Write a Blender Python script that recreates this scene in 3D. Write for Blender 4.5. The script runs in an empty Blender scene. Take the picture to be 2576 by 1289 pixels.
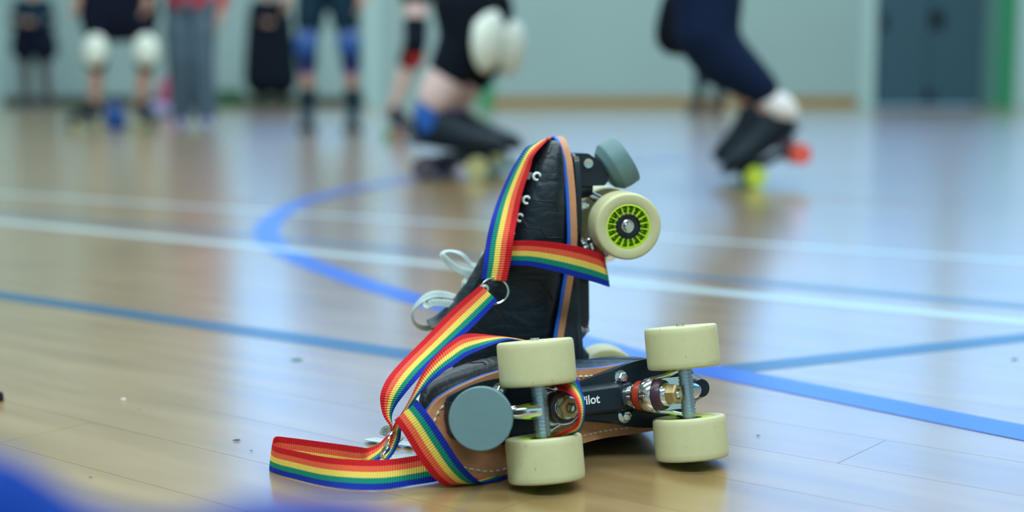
import bpy, math, random
from mathutils import Vector, Matrix
random.seed(4)
PI = math.pi
SC = bpy.context.scene
COL = SC.collection
# ------------------------------------------------------------------ camera, exposure, sky
FPX, CAMH = 3578.0, 0.32
PITCH = math.atan(432.5 / FPX)
cam_d = bpy.data.cameras.new('camera')
cam = bpy.data.objects.new('camera', cam_d)
COL.objects.link(cam)
SC.camera = cam
cam.location = (0, 0, CAMH)
cam.rotation_euler = (PI / 2 - PITCH, 0, 0)
cam_d.sensor_width = 36
cam_d.lens = FPX / 2576 * 36
cam_d.clip_start = 0.02
cam_d.clip_end = 200
cam_d.dof.use_dof = True
cam_d.dof.focus_distance = 1.20
cam_d.dof.aperture_fstop = 2.8
cam_d.dof.aperture_blades = 0
SC.view_settings.view_transform = 'Standard'
SC.view_settings.look = 'None'
SC.view_settings.exposure = 0.0
SC.view_settings.gamma = 1.0
SC.view_settings.use_curve_mapping = False
world = bpy.data.worlds.new('sky')
SC.world = world
world.use_nodes = True
wn = world.node_tree
wn.nodes.clear()
w_out = wn.nodes.new('ShaderNodeOutputWorld')
w_bg = wn.nodes.new('ShaderNodeBackground')
w_tc = wn.nodes.new('ShaderNodeTexCoord')
w_sep = wn.nodes.new('ShaderNodeSeparateXYZ')
w_cr = wn.nodes.new('ShaderNodeValToRGB')
wn.links.new(w_tc.outputs['Generated'], w_sep.inputs[0])
wn.links.new(w_sep.outputs['Z'], w_cr.inputs[0])
wn.links.new(w_cr.outputs[0], w_bg.inputs[0])
wn.links.new(w_bg.outputs[0], w_out.inputs[0])
e = w_cr.color_ramp.elements
e[0].position = 0.0; e[0].color = (0.32, 0.60, 0.86, 1)
e[1].position = 1.0; e[1].color = (0.10, 0.25, 0.70, 1)
m_ = w_cr.color_ramp.elements.new(0.19); m_.color = (0.24, 0.55, 1.0, 1)
m_ = w_cr.color_ramp.elements.new(0.31); m_.color = (0.08, 0.36, 1.0, 1)
w_bg.inputs[1].default_value = 2.75

def area(name, loc, rot, sx, sy, power, color):
    l = bpy.data.lights.new(name, 'AREA'); l.shape = 'RECTANGLE'
    l.size = sx; l.size_y = sy; l.energy = power; l.color = color
    o = bpy.data.objects.new(name, l); o.location = loc; o.rotation_euler = rot
    COL.objects.link(o); return o
COOL = (0.80, 0.96, 1.0)
for yy, pw in ((-3.5, 1350), (2.5, 780), (8.5, 720), (14.5, 950)):
    area('ceiling_light', (0, yy, 8.3), (0, 0, 0), 15, 1.6, pw, COOL)

# ------------------------------------------------------------------ helpers
cP, sP = math.cos(PITCH), math.sin(PITCH)
def ray(px, py):
    u = (px - 1288) / FPX; v = (py - 644.5) / FPX
    return Vector((u, cP - v * sP, -sP - v * cP))
def W(px, py, Y):
    d = ray(px, py); t = Y / d.y
    return Vector((d.x * t, Y, CAMH + d.z * t))
def G(px, py, z=0.0):
    d = ray(px, py); t = (z - CAMH) / d.z
    return Vector((d.x * t, d.y * t, z))

def hexc(h):
    r = []
    for i in (0, 2, 4):
        c = int(h[i:i + 2], 16) / 255
        r.append(c / 12.92 if c <= .04045 else ((c + .055) / 1.055) ** 2.4)
    return tuple(r)
def mat(name, col, rough=0.5, metal=0.0, bump=0.0, bscale=200.0, coat=0.0, var=0.0, spec=0.5, emit=None, es=0):
    m = bpy.data.materials.new(name); m.use_nodes = True
    nt = m.node_tree; b = nt.nodes['Principled BSDF']
    b.inputs['Base Color'].default_value = (*col, 1)
    b.inputs['Roughness'].default_value = rough
    b.inputs['Metallic'].default_value = metal
    b.inputs['Specular IOR Level'].default_value = spec
    b.inputs['Coat Weight'].default_value = coat
    b.inputs['Coat Roughness'].default_value = 0.25
    if bump or var:
        tc = nt.nodes.new('ShaderNodeTexCoord')
        n = nt.nodes.new('ShaderNodeTexNoise'); n.inputs['Scale'].default_value = bscale
        n.inputs['Detail'].default_value = 4
        nt.links.new(tc.outputs['Object'], n.inputs['Vector'])
        if bump:
            bp = nt.nodes.new('ShaderNodeBump'); bp.inputs['Strength'].default_value = bump
            bp.inputs['Distance'].default_value = 0.15 / bscale
            nt.links.new(n.outputs[0], bp.inputs['Height']); nt.links.new(bp.outputs[0], b.inputs['Normal'])
        if var:
            n2 = nt.nodes.new('ShaderNodeTexNoise'); n2.inputs['Scale'].default_value = bscale * .3
            n2.inputs['Detail'].default_value = 5
            nt.links.new(tc.outputs['Object'], n2.inputs['Vector'])
            mx = nt.nodes.new('ShaderNodeMix'); mx.data_type = 'RGBA'
            mx.inputs[6].default_value = (*[c * (1 - var) for c in col], 1)
            mx.inputs[7].default_value = (*[min(1, c * (1 + var)) for c in col], 1)
            nt.links.new(n2.outputs[0], mx.inputs[0]); nt.links.new(mx.outputs[2], b.inputs['Base Color'])
    if emit:
        b.inputs['Emission Color'].default_value = (*emit, 1); b.inputs['Emission Strength'].default_value = es
    return m

def link_obj(name, me, parent=None, label=None):
    o = bpy.data.objects.new(name, me); COL.objects.link(o)
    if parent is not None: o.parent = parent
    if label: o['label'] = label
    return o
def mesh(name, vs, fs, m, parent=None, smooth=True, uvs=None, label=None, mats=None, fm=None, sharp=35):
    me = bpy.data.meshes.new(name); me.from_pydata([tuple(v) for v in vs], [], fs)
    if uvs is not None:
        uvl = me.uv_layers.new(name='UVMap')
        for p in me.polygons:
            for li in p.loop_indices: uvl.data[li].uv = uvs[me.loops[li].vertex_index]
    me.materials.append(m)
    for x in (mats or []): me.materials.append(x)
    if fm:
        for p, k in zip(me.polygons, fm): p.material_index = k
    if smooth:
        for p in me.polygons: p.use_smooth = True
        try: me.set_sharp_from_angle(angle=math.radians(sharp))
        except Exception: pass
    me.update()
    return link_obj(name, me, parent, label)
def thing(name, label, cat, loc=(0, 0, 0), group=None):
    o = bpy.data.objects.new(name, None); COL.objects.link(o); o.location = loc
    o.empty_display_size = 0.05
    o['label'] = label; o['category'] = cat
    if group: o['group'] = group
    return o
def struct(o): o['kind'] = 'structure'; return o

class MB:
    def __init__(s): s.v = []; s.f = []; s.k = []; s.mk = 0
    def add(s, vs, fs):
        b = len(s.v); s.v += [Vector(v) for v in vs]; s.f += [tuple(b + i for i in f) for f in fs]
        s.k += [s.mk] * len(fs); return s
    def box(s, c, h, M=None):
        vs = [Vector((c[0] + i * h[0], c[1] + j * h[1], c[2] + k * h[2])) for i in (-1, 1) for j in (-1, 1) for k in (-1, 1)]
        if M: vs = [M @ v for v in vs]
        return s.add(vs, [(0, 1, 3, 2), (4, 6, 7, 5), (0, 4, 5, 1), (2, 3, 7, 6), (0, 2, 6, 4), (1, 5, 7, 3)])
    def loft(s, rings, cap=True, close=True):
        n = len(rings[0]); vs = [p for r in rings for p in r]; fs = []
        for i in range(len(rings) - 1):
            for j in range(n if close else n - 1):
                a = i * n + j; b = i * n + (j + 1) % n
                fs.append((a, b, b + n, a + n))
        if cap:
            fs.append(tuple(range(n))[::-1]); fs.append(tuple((len(rings) - 1) * n + j for j in range(n)))
        return s.add(vs, fs)
    def lathe(s, prof, M=Matrix(), n=32, closed=False, cap=False):
        """prof = [(r, h)...] about local +Z, M maps to place"""
        rings = [[M @ Vector((r * math.cos(2 * PI * j / n), r * math.sin(2 * PI * j / n), h)) for j in range(n)] for r, h in prof]
        if closed: rings.append(rings[0])
        return s.loft(rings, cap=cap)
    def cyl(s, a, b, r0, r1=None, n=16):
        r1 = r0 if r1 is None else r1
        return s.loft(frames([a, b], [r0, r1], n))
    def tube(s, pts, r, n=8, cap=True):
        rr = r if isinstance(r, (list, tuple)) else [r] * len(pts)
        return s.loft(frames(pts, rr, n), cap=cap)
    def prism(s, poly, z0, z1, bev=0.0):
        """poly in xy"""
        n = len(poly); cx = sum(p[0] for p in poly) / n; cy = sum(p[1] for p in poly) / n
        def ring(z, k): return [Vector((cx + (p[0] - cx) * k, cy + (p[1] - cy) * k, z(p) if callable(z) else z)) for p in poly]
        return s.loft([ring(z0, 1), ring(z1, 1)])
    def build(s, name, m, parent=None, **k):
        if max(s.k, default=0) > 0: k['fm'] = s.k
        return mesh(name, s.v, s.f, m, parent, **k)
def frames(pts, rr, n):
    pts = [Vector(p) for p in pts]; rings = []; up = None
    for i, p in enumerate(pts):
        t = (pts[min(i + 1, len(pts) - 1)] - pts[max(i - 1, 0)]).normalized()
        if up is None:
            up = Vector((0, 0, 1)) if abs(t.z) < .9 else Vector((1, 0, 0))
        a = t.cross(up).normalized(); up = a.cross(t).normalized()
        rings.append([p + (a * math.cos(2 * PI * j / n) + up * math.sin(2 * PI * j / n)) * rr[i] for j in range(n)])
    return rings
def cr(pts, k=6):
    """catmull rom over tuples/vectors of any length"""
    P = [list(p) for p in pts]; out = []
    for i in range(len(P) - 1):
        p0 = P[max(i - 1, 0)]; p1 = P[i]; p2 = P[i + 1]; p3 = P[min(i + 2, len(P) - 1)]
        for q in range(k):
            t = q / k
            out.append([0.5 * (2 * b + (c - a) * t + (2 * a - 5 * b + 4 * c - d) * t * t + (3 * b - a - 3 * c + d) * t ** 3)
                        for a, b, c, d in zip(p0, p1, p2, p3)])
    out.append(P[-1]); return out
def interp(x, T):
    T = sorted(T)
    if x <= T[0][0]: return T[0][1]
    for (a, u), (b, v) in zip(T, T[1:]):
        if x <= b: return u + (v - u) * (x - a) / (b - a)
    return T[-1][1]
def axisM(o, d):
    d = Vector(d).normalized()
    return Matrix.Translation(Vector(o)) @ d.to_track_quat('Z', 'Y').to_matrix().to_4x4()

# ------------------------------------------------------------------ materials
def wood_floor():
    m = bpy.data.materials.new('floor_wood'); m.use_nodes = True
    nt = m.node_tree; b = nt.nodes['Principled BSDF']; L = nt.links.new
    g = nt.nodes.new('ShaderNodeNewGeometry')
    mp = nt.nodes.new('ShaderNodeMapping'); mp.vector_type = 'TEXTURE'
    mp.inputs['Rotation'].default_value = (0, 0, math.atan2(-.615, .788)); mp.inputs['Scale'].default_value = (9, 1, 1)
    L(g.outputs['Position'], mp.inputs[0])
    n = nt.nodes.new('ShaderNodeTexNoise'); n.inputs['Scale'].default_value = 30; n.inputs['Detail'].default_value = 6
    L(mp.outputs[0], n.inputs['Vector'])
    crn = nt.nodes.new('ShaderNodeValToRGB'); L(n.outputs[0], crn.inputs[0])
    crn.color_ramp.elements[0].position = .3; crn.color_ramp.elements[0].color = (0.315, 0.200, 0.080, 1)
    crn.color_ramp.elements[1].position = .7; crn.color_ramp.elements[1].color = (0.415, 0.275, 0.122, 1)
    n2 = nt.nodes.new('ShaderNodeTexNoise'); n2.inputs['Scale'].default_value = 2.2; n2.inputs['Detail'].default_value = 3
    L(g.outputs['Position'], n2.inputs['Vector'])
    mx = nt.nodes.new('ShaderNodeMix'); mx.data_type = 'RGBA'; mx.blend_type = 'MULTIPLY'; mx.inputs[0].default_value = .35
    L(crn.outputs[0], mx.inputs[6]); L(n2.outputs[0], mx.inputs[7]); L(mx.outputs[2], b.inputs['Base Color'])
    # wear in the varnish: roughness and a very low relief
    mr = nt.nodes.new('ShaderNodeMapRange'); mr.inputs[3].default_value = .24; mr.inputs[4].default_value = .36
    L(n.outputs[0], mr.inputs[0]); L(mr.outputs[0], b.inputs['Roughness'])
    bp = nt.nodes.new('ShaderNodeBump'); bp.inputs['Strength'].default_value = .12; bp.inputs['Distance'].default_value = .0008
    L(n.outputs[0], bp.inputs['Height']); L(bp.outputs[0], b.inputs['Normal'])
    b.inputs['IOR'].default_value = 1.55
    b.inputs['Coat Weight'].default_value = 1; b.inputs['Coat Roughness'].default_value = .20
    return m
M_floor = wood_floor()
def paint(name, c): return mat(name, c, .3, bump=.1, bscale=60, coat=.3)
M_lblue = paint('paint_blue', (0.010, 0.09, 0.48))
M_lteal = paint('paint_teal', (0.004, 0.07, 0.16))
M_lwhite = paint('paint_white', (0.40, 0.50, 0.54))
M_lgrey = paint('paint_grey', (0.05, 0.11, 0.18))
M_wall = mat('wall_paint', (0.31, 0.44, 0.455), .7, var=.05, bscale=3)
M_wallp = mat('wall_pale', (0.42, 0.60, 0.62), .6)
M_green = mat('green_paint', (0.02, 0.28, 0.12), .5)
M_teal = mat('teal_paint', (0.08, 0.22, 0.2), .5)
M_door = mat('door_blue', (0.028, 0.085, 0.13), .5)
M_dark = mat('dark_metal', (0.004, 0.012, 0.022), .6, spec=.3)
M_base = mat('baseboard_wood', (0.32, 0.20, 0.06), .5)
M_based = mat('baseboard_dark', (0.055, 0.06, 0.04), .5)
M_ceil = mat('ceiling_paint', (0.45, 0.58, 0.6), .8)
M_leather = mat('black_leather', (0.004, 0.012, 0.020), .45, bump=.5, bscale=170, coat=.12, var=.3, spec=.35)
def creases(m):
    nt = m.node_tree; b = nt.nodes['Principled BSDF']; L = nt.links.new
    tc = nt.nodes.new('ShaderNodeTexCoord'); mp = nt.nodes.new('ShaderNodeMapping'); mp.inputs['Scale'].default_value = (2.4, 1, 1); mp.inputs['Rotation'].default_value = (0, .5, 0)
    L(tc.outputs['Object'], mp.inputs[0])
    n = nt.nodes.new('ShaderNodeTexNoise'); n.inputs['Scale'].default_value = 26; n.inputs['Detail'].default_value = 3; n.inputs['Distortion'].default_value = .8
    L(mp.outputs[0], n.inputs['Vector'])
    bp = nt.nodes.new('ShaderNodeBump'); bp.inputs['Strength'].default_value = .55; bp.inputs['Distance'].default_value = .006
    L(n.outputs[0], bp.inputs['Height']); old = b.inputs['Normal'].links[0].from_node; L(bp.outputs[0], old.inputs['Normal'])
creases(M_leather)
M_patent = mat('glossy_black_leather', (0.008, 0.015, 0.025), .15, coat=.8)
M_tan = mat('tan_leather', (0.50, 0.22, 0.10), .6, bump=.4, bscale=300, var=.25)
M_piping = mat('blue_piping', (0.01, 0.12, 0.62), .45)
M_nylon = mat('black_nylon', (0.005, 0.013, 0.024), .32, bump=.1, bscale=400)
M_heel = mat('black_rubber_heel', (0.004, 0.010, 0.018), .5)
M_ure = mat('cream_urethane', (0.56, 0.54, 0.31), .42, bump=.1, bscale=500, var=.06)
def specks(m):
    nt = m.node_tree; b = nt.nodes['Principled BSDF']; L = nt.links.new
    src = b.inputs['Base Color'].links[0].from_socket
    tc = nt.nodes.new('ShaderNodeTexCoord'); n = nt.nodes.new('ShaderNodeTexNoise'); n.inputs['Scale'].default_value = 190; n.inputs['Detail'].default_value = 2
    L(tc.outputs['Object'], n.inputs['Vector'])
    r = nt.nodes.new('ShaderNodeMapRange'); r.inputs[1].default_value = .70; r.inputs[2].default_value = .78; r.inputs[4].default_value = .6; L(n.outputs[0], r.inputs[0])
    mx = nt.nodes.new('ShaderNodeMix'); mx.data_type = 'RGBA'; mx.inputs[7].default_value = (.16, .13, .07, 1)
    L(r.outputs[0], mx.inputs[0]); L(src, mx.inputs[6]); L(mx.outputs[2], b.inputs['Base Color'])
specks(M_ure)
M_lime = mat('lime_hub', (0.56, 0.80, 0.04), .35)
M_black = mat('black_shield', (0.004, 0.008, 0.014), .4)
M_chrome = mat('chrome', (0.75, 0.78, 0.82), .14, 1.0)
M_alu = mat('brushed_aluminium', (0.42, 0.52, 0.62), .34, 1.0, bump=.3, bscale=300)
M_brass = mat('brass_nut', (0.50, 0.38, 0.19), .42, .8)
M_redc = mat('red_cushion', (0.34, 0.03, 0.012), .3)
M_purc = mat('purple_cushion', (0.055, 0.018, 0.04), .35)
M_stop = mat('grey_rubber', (0.12, 0.215, 0.24), .55, bump=.12, bscale=400, var=.12)
M_lace = None
M_stitch = mat('cream_thread', (0.62, 0.56, 0.42), .7)
M_dthread = mat('dark_thread', (0.004, 0.007, 0.012), .6)
M_white = mat('white_enamel', (0.75, 0.82, 0.82), .3)
M_print = mat('white_print', (0.72, 0.80, 0.82), .5)
M_lining = mat('boot_lining', (0.015, 0.02, 0.03), .8)

def webbing():
    m = bpy.data.materials.new('rainbow_webbing'); m.use_nodes = True
    nt = m.node_tree; b = nt.nodes['Principled BSDF']; L = nt.links.new
    uv = nt.nodes.new('ShaderNodeUVMap'); sp = nt.nodes.new('ShaderNodeSeparateXYZ'); L(uv.outputs[0], sp.inputs[0])
    def math_(op, a, c=None):
        n = nt.nodes.new('ShaderNodeMath'); n.operation = op
        for i, x in enumerate((a, c)):
            if x is None: continue
            if isinstance(x, (int, float)): n.inputs[i].default_value = x
            else: L(x, n.inputs[i])
        return n.outputs[0]
    # u in metres along, v 0..1 across
    su = math_('SINE', math_('MULTIPLY', sp.outputs[0], 2 * PI / .0021))
    vv = math_('ADD', sp.outputs[1], math_('MULTIPLY', su, .012))
    rp = nt.nodes.new('ShaderNodeValToRGB'); rp.color_ramp.interpolation = 'CONSTANT'; L(vv, rp.inputs[0])
    cols = [(0, (0.60, 0.006, 0.014)), (.21, (0.88, 0.125, 0.055)), (.41, (0.92, 0.66, 0.12)), (.61, (0.002, 0.26, 0.165)), (.80, (0.004, 0.025, 0.38))]
    el = rp.color_ramp.elements
    el[0].position = 0; el[0].color = (*cols[0][1], 1); el[1].position = .80; el[1].color = (*cols[4][1], 1)
    for p_, c in cols[1:4]: q = el.new(p_); q.color = (*c, 1)
    L(rp.outputs[0], b.inputs['Base Color'])
    b.inputs['Roughness'].default_value = .72
    b.inputs['Specular IOR Level'].default_value = .25
    sv = math_('SINE', math_('MULTIPLY', sp.outputs[1], 2 * PI * 22))
    h = math_('ADD', su, math_('MULTIPLY', sv, .35))
    bp = nt.nodes.new('ShaderNodeBump'); bp.inputs['Strength'].default_value = .8; bp.inputs['Distance'].default_value = .0004
    L(h, bp.inputs['Height']); L(bp.outputs[0], b.inputs['Normal'])
    return m
def lace_mat():
    m = bpy.data.materials.new('dotted_lace'); m.use_nodes = True
    nt = m.node_tree; b = nt.nodes['Principled BSDF']; L = nt.links.new
    uv = nt.nodes.new('ShaderNodeUVMap'); mp = nt.nodes.new('ShaderNodeMapping'); mp.inputs['Scale'].default_value = (1 / .0032, 6, 1)
    L(uv.outputs[0], mp.inputs[0])
    sp = nt.nodes.new('ShaderNodeSeparateXYZ'); L(mp.outputs[0], sp.inputs[0])
    def M(op, a, c=None):
        n = nt.nodes.new('ShaderNodeMath'); n.operation = op
        for i, x in enumerate((a, c)):
            if x is None: continue
            if isinstance(x, (int, float)): n.inputs[i].default_value = x
            else: L(x, n.inputs[i])
        return n.outputs[0]
    fu = M('FRACT', M('ADD', sp.outputs[0], M('MULTIPLY', sp.outputs[1], .35)))
    band = M('MULTIPLY', M('GREATER_THAN', sp.outputs[1], 2.1), M('LESS_THAN', sp.outputs[1], 3.9))
    gap = M('GREATER_THAN', M('ABSOLUTE', M('SUBTRACT', sp.outputs[1], 3.0)), .3)
    d = M('MULTIPLY', M('MULTIPLY', band, gap), M('LESS_THAN', fu, .33))
    mx = nt.nodes.new('ShaderNodeMix'); mx.data_type = 'RGBA'; L(d, mx.inputs[0])
    mx.inputs[6].default_value = (0.46, 0.55, 0.55, 1); mx.inputs[7].default_value = (0.02, 0.08, 0.12, 1)
    L(mx.outputs[2], b.inputs['Base Color']); b.inputs['Roughness'].default_value = .85
    return m
M_web = webbing(); M_lace = lace_mat()

def ribbon(name, st, m, parent, th=.0012, k=8, label=None, px=True, zmin=.0009):
    """st rows: (px_a,py_a,px_b,py_b,Ya,Yb) or two vectors flattened when px False"""
    if px:
        rows = [(*W(a, b, ya), *W(c, d, yb)) for a, b, c, d, ya, yb in st]
    else: rows = st
    rows = cr(rows, k)
    A = [Vector(r[:3]) for r in rows]; B = [Vector(r[3:]) for r in rows]
    for L_ in (A, B):
        for p in L_: p.z = max(p.z, zmin)
    N = 6; vs = []; uvs = []; u = 0; n = len(A)
    inv = parent.matrix_world.inverted() if parent else Matrix()
    for i in range(n):
        if i: u += (((A[i] + B[i]) - (A[i - 1] + B[i - 1])) / 2).length
        t = ((A[min(i + 1, n - 1)] + B[min(i + 1, n - 1)]) - (A[max(i - 1, 0)] + B[max(i - 1, 0)])).normalized()
        w = (B[i] - A[i]); nn = t.cross(w).normalized() * th / 2
        for s_ in (1, -1):
            for j in range(N + 1):
                f = j / N
                vs.append(inv @ (A[i] + w * f + nn * s_ * (1 - .5 * (abs(2 * f - 1) ** 6)))); uvs.append((u, f))
    R = 2 * (N + 1); fs = []
    for i in range(n - 1):
        for j in range(N):
            a = i * R + j
            fs.append((a, a + 1, a + 1 + R, a + R))
            a2 = i * R + N + 1 + j
            fs.append((a2 + R, a2 + 1 + R, a2 + 1, a2))
        a = i * R; fs.append((a, a + R, a + R + N + 1, a + N + 1))
        a = i * R + N; fs.append((a + R, a, a + N + 1, a + N + 1 + R))
    for i in (0, n - 1):
        for j in range(N):
            a = i * R + j; fs.append((a, a + N + 1, a + N + 2, a + 1))
    return mesh(name, vs, fs, m, parent, uvs=uvs, label=label, sharp=60)

# ------------------------------------------------------------------ hall: structure
def boxo(name, x0, x1, y0, y1, z0, z1, m, parent=None, label=None):
    b = MB().box(((x0 + x1) / 2, (y0 + y1) / 2, (z0 + z1) / 2), ((x1 - x0) / 2, (y1 - y0) / 2, (z1 - z0) / 2))
    return b.build(name, m, parent, smooth=False, label=label)
WY = 20.70
floor = struct(boxo('floor', -14, 14, -8, WY + .3, -.2, -.0016, M_floor))
# separate boards over the near floor
d_ = Vector((.788, -.615, 0)).normalized(); n_ = Vector((-d_.y, d_.x, 0))
base_ = Vector((-.505, 1.408, 0)).dot(n_)
BL = 1.3; board_cache = {}
bm_ = bpy.data.meshes.new('floor_board')
hw, hl, g_, bv = .05 - .0001, BL / 2 - .0001, .0003, .0002
vs = [(sx * (hl - (bv if z > -.001 else 0)), sy * (hw - (bv if z > -.001 else 0)), z) for z in (-.0016, 0.0) for sx, sy in ((-1, -1), (1, -1), (1, 1), (-1, 1))]
bm_.from_pydata(vs, [], [(4, 5, 6, 7), (0, 1, 5, 4), (1, 2, 6, 5), (2, 3, 7, 6), (3, 0, 4, 7)])
bm_.materials.append(M_floor)
for i in range(-14, 30):
    off = base_ + (i + .5) * .1
    for j in range(-5, 6):
        al = (j + ((i * .37) % 1)) * BL
        c = d_ * al + n_ * off
        if .55 < c.y < 4.1 and abs(c.x) < .45 * c.y + .75 + .1:
            o = link_obj('floor_board', bm_, floor); o.location = (c.x, c.y, 0)
            o.rotation_euler = (0, 0, math.atan2(d_.y, d_.x))
def court_line(pts, w, m, label, z=.0004):
    pts = [Vector((p[0], p[1], 0)) for p in pts]; vs = []; fs = []
    for i, p in enumerate(pts):
        t = (pts[min(i + 1, len(pts) - 1)] - pts[max(i - 1, 0)]).normalized(); n = Vector((-t.y, t.x, 0)) * w / 2
        vs += [p + n + Vector((0, 0, z)), p - n + Vector((0, 0, z)), p + n, p - n]
    for i in range(len(pts) - 1):
        a = i * 4
        fs += [(a, a + 4, a + 5, a + 1), (a + 2, a + 6, a + 4, a), (a + 1, a + 5, a + 7, a + 3)]
    return mesh('court_line', vs, fs, m, floor, smooth=False, label=label)
arc = [(.75, 6.1), (.30, 5.72), (-.05, 5.32), (-.29, 4.92), (-.42, 4.60), (-.533, 4.15), (-.578, 3.73), (-.553, 3.20), (-.462, 2.78), (-.30, 2.40), (-.14, 2.10), (.094, 1.745), (.154, 1.650), (.245, 1.546), (.368, 1.405), (.476, 1.28), (.75, .97)]
court_line(cr(arc, 8), .055, M_lblue, 'broad bright blue curved line swinging around behind the skates', .0007)
court_line([(-1.6, 2.75), (.02, 1.562)], .050, M_lteal, 'dark teal-blue straight line running from left edge to the skates')
court_line([(.245, 1.578), (1.5, 2.21)], .044, M_lteal, 'dark blue straight line rising to the right edge')
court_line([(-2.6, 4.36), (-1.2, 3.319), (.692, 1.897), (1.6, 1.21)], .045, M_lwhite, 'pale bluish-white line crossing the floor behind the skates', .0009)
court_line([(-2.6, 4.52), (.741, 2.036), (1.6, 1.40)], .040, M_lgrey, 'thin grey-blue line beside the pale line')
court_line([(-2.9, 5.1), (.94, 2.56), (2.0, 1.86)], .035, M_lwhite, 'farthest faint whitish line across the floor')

wall_l = struct(boxo('wall_left', -14.2, -14, -8, WY + .3, 0, 8.6, M_wall))
wall_r = struct(boxo('wall_right', 14, 14.2, -8, WY + .3, 0, 8.6, M_wall))
wall_n = struct(boxo('wall_back', -14, 14, -8.2, -8, 0, 8.6, M_wall))
ceil = struct(boxo('ceiling', -14.2, 14.2, -8.2, WY + .3, 8.6, 8.8, M_ceil))
# far wall with a band of high windows
WZ0, WZ1 = 2.3, 8.1
wx = [-4.2, -2.1, .2, 3.3, 6.4, 9.5, 12.6]
b = MB()
dx0, dx1 = 5.22, 6.80
def bx(x0, x1, z0, z1): b.box(((x0 + x1) / 2, WY + .15, (z0 + z1) / 2), ((x1 - x0) / 2, .15, (z1 - z0) / 2))
bx(-14, dx0, 0, WZ0); bx(dx1, 14, 0, WZ0); bx(-14, 14, WZ1, 8.6)
bx(-14, wx[0], WZ0, WZ1); bx(wx[-1], 14, WZ0, WZ1)
for x in wx[1:-1]: bx(x - .08, x + .08, WZ0, WZ1)
for x0, x1 in zip(wx, wx[1:]):
    if x0 < dx1 and x1 > dx0: bx(max(x0, dx0) if x0 > dx0 else x0 + .08, x1 - .08, WZ0 + .05, WZ0 + .2); bx(x0 + .08, dx0, WZ0, WZ0 + .05) if x0 < dx0 else None; bx(dx1, x1 - .08, WZ0, WZ0 + .05) if x1 > dx1 else None
wall_f = struct(b.build('wall_far', M_wall, smooth=False))
def glass_mat():
    m = bpy.data.materials.new('window_glass'); m.use_nodes = True; nt = m.node_tree; nt.nodes.clear()
    o = nt.nodes.new('ShaderNodeOutputMaterial'); t = nt.nodes.new('ShaderNodeBsdfTransparent'); t.inputs[0].default_value = (.93, .97, .98, 1)
    g = nt.nodes.new('ShaderNodeBsdfGlossy'); g.inputs['Roughness'].default_value = .03
    f = nt.nodes.new('ShaderNodeFresnel'); x = nt.nodes.new('ShaderNodeMixShader')
    nt.links.new(f.outputs[0], x.inputs[0]); nt.links.new(t.outputs[0], x.inputs[1]); nt.links.new(g.outputs[0], x.inputs[2]); nt.links.new(x.outputs[0], o.inputs[0])
    return m
M_glass = glass_mat()
for i, (x0, x1) in enumerate(zip(wx, wx[1:])):
    a0 = x0 + (.08 if i else 0); a1 = x1 - (.08 if i < len(wx) - 2 else 0)
    fr = MB(); yy = WY + .12; WB = 2.45 if (x0 < dx1 and x1 > dx0) else WZ0
    for (p, q, r, s) in ((a0, a1, WB, WB + .07), (a0, a1, WZ1 - .07, WZ1), (a0, a0 + .07, WB, WZ1), (a1 - .07, a1, WB, WZ1), ((a0 + a1) / 2 - .03, (a0 + a1) / 2 + .03, WB, WZ1)):
        fr.box(((p + q) / 2, yy, (r + s) / 2), ((q - p) / 2, .04, (s - r) / 2))
    w_ = struct(fr.build('window_%d' % (i + 1), M_wallp, smooth=False))
    boxo('pane', a0 + .05, (a0 + a1) / 2 - .02, yy - .004, yy + .004, WB + .05, WZ1 - .05, M_glass, w_)
    boxo('pane', (a0 + a1) / 2 + .02, a1 - .05, yy - .004, yy + .004, WB + .05, WZ1 - .05, M_glass, w_)
# double door at the right
door = struct(boxo('door_1', dx0 + .01, dx1 - .01, WY + .06, WY + .11, 0.005, 2.29, M_door))
xm = (dx0 + dx1) / 2
for k, x in enumerate((dx0 + .01, xm + .005)):
    boxo('door_leaf', x + .01, x + (dx1 - dx0) / 2 - .03, WY + .03, WY + .06, .01, 2.28, M_door, door)
MB().box((xm + .1, WY + .01, 1.25), (.09, .015, .12)).cyl((xm + .02, WY - .03, 1.25), (xm + .18, WY - .03, 1.25), .018).build('door_handle', M_dark, door, label='dark push handle')
MB().box((xm + .02, WY + .01, .12), (.06, .02, .10)).build('floor_bolt', M_dark, door, label='dark floor bolt')
MB().box((dx0 + .12, WY + .01, 1.22), (.05, .015, .10)).build('hinge', M_dark, door)
struct(boxo('trim_1', dx0 - .17, dx0, WY - .05, WY + .02, 0, 2.4, M_wallp))
struct(boxo('trim_2', dx1, dx1 + .22, WY - .04, WY + .02, 0, 2.4, M_teal))
struct(boxo('trim_3', dx1 + .22, dx1 + .42, WY - .06, WY + .02, 0, 2.4, M_green))
struct(boxo('trim_4', dx1 + .46, dx1 + 1.2, WY - .03, WY + .02, 0, 2.4, M_wallp))
struct(boxo('trim_5', -.48, -.28, WY - .07, WY + .02, 0, 2.6, M_green))
struct(boxo('trim_6', -2.1, -1.9, WY - .07, WY + .02, 0, 2.6, M_wallp))
struct(boxo('trim_7', -4.25, -3.9, WY - .07, WY + .02, .0, .24, mat('dark_green_paint', (.02, .10, .04), .6)))
struct(boxo('trim_8', -7.6, -7.35, WY - .07, WY + .02, 0, 2.8, M_wallp))
struct(boxo('baseboard_right', -.28, dx0 - .24, WY - .03, WY, 0, .145, M_base))
struct(boxo('baseboard_left', -13.9, -2.12, WY - .035, WY, 0, .15, M_based))

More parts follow.
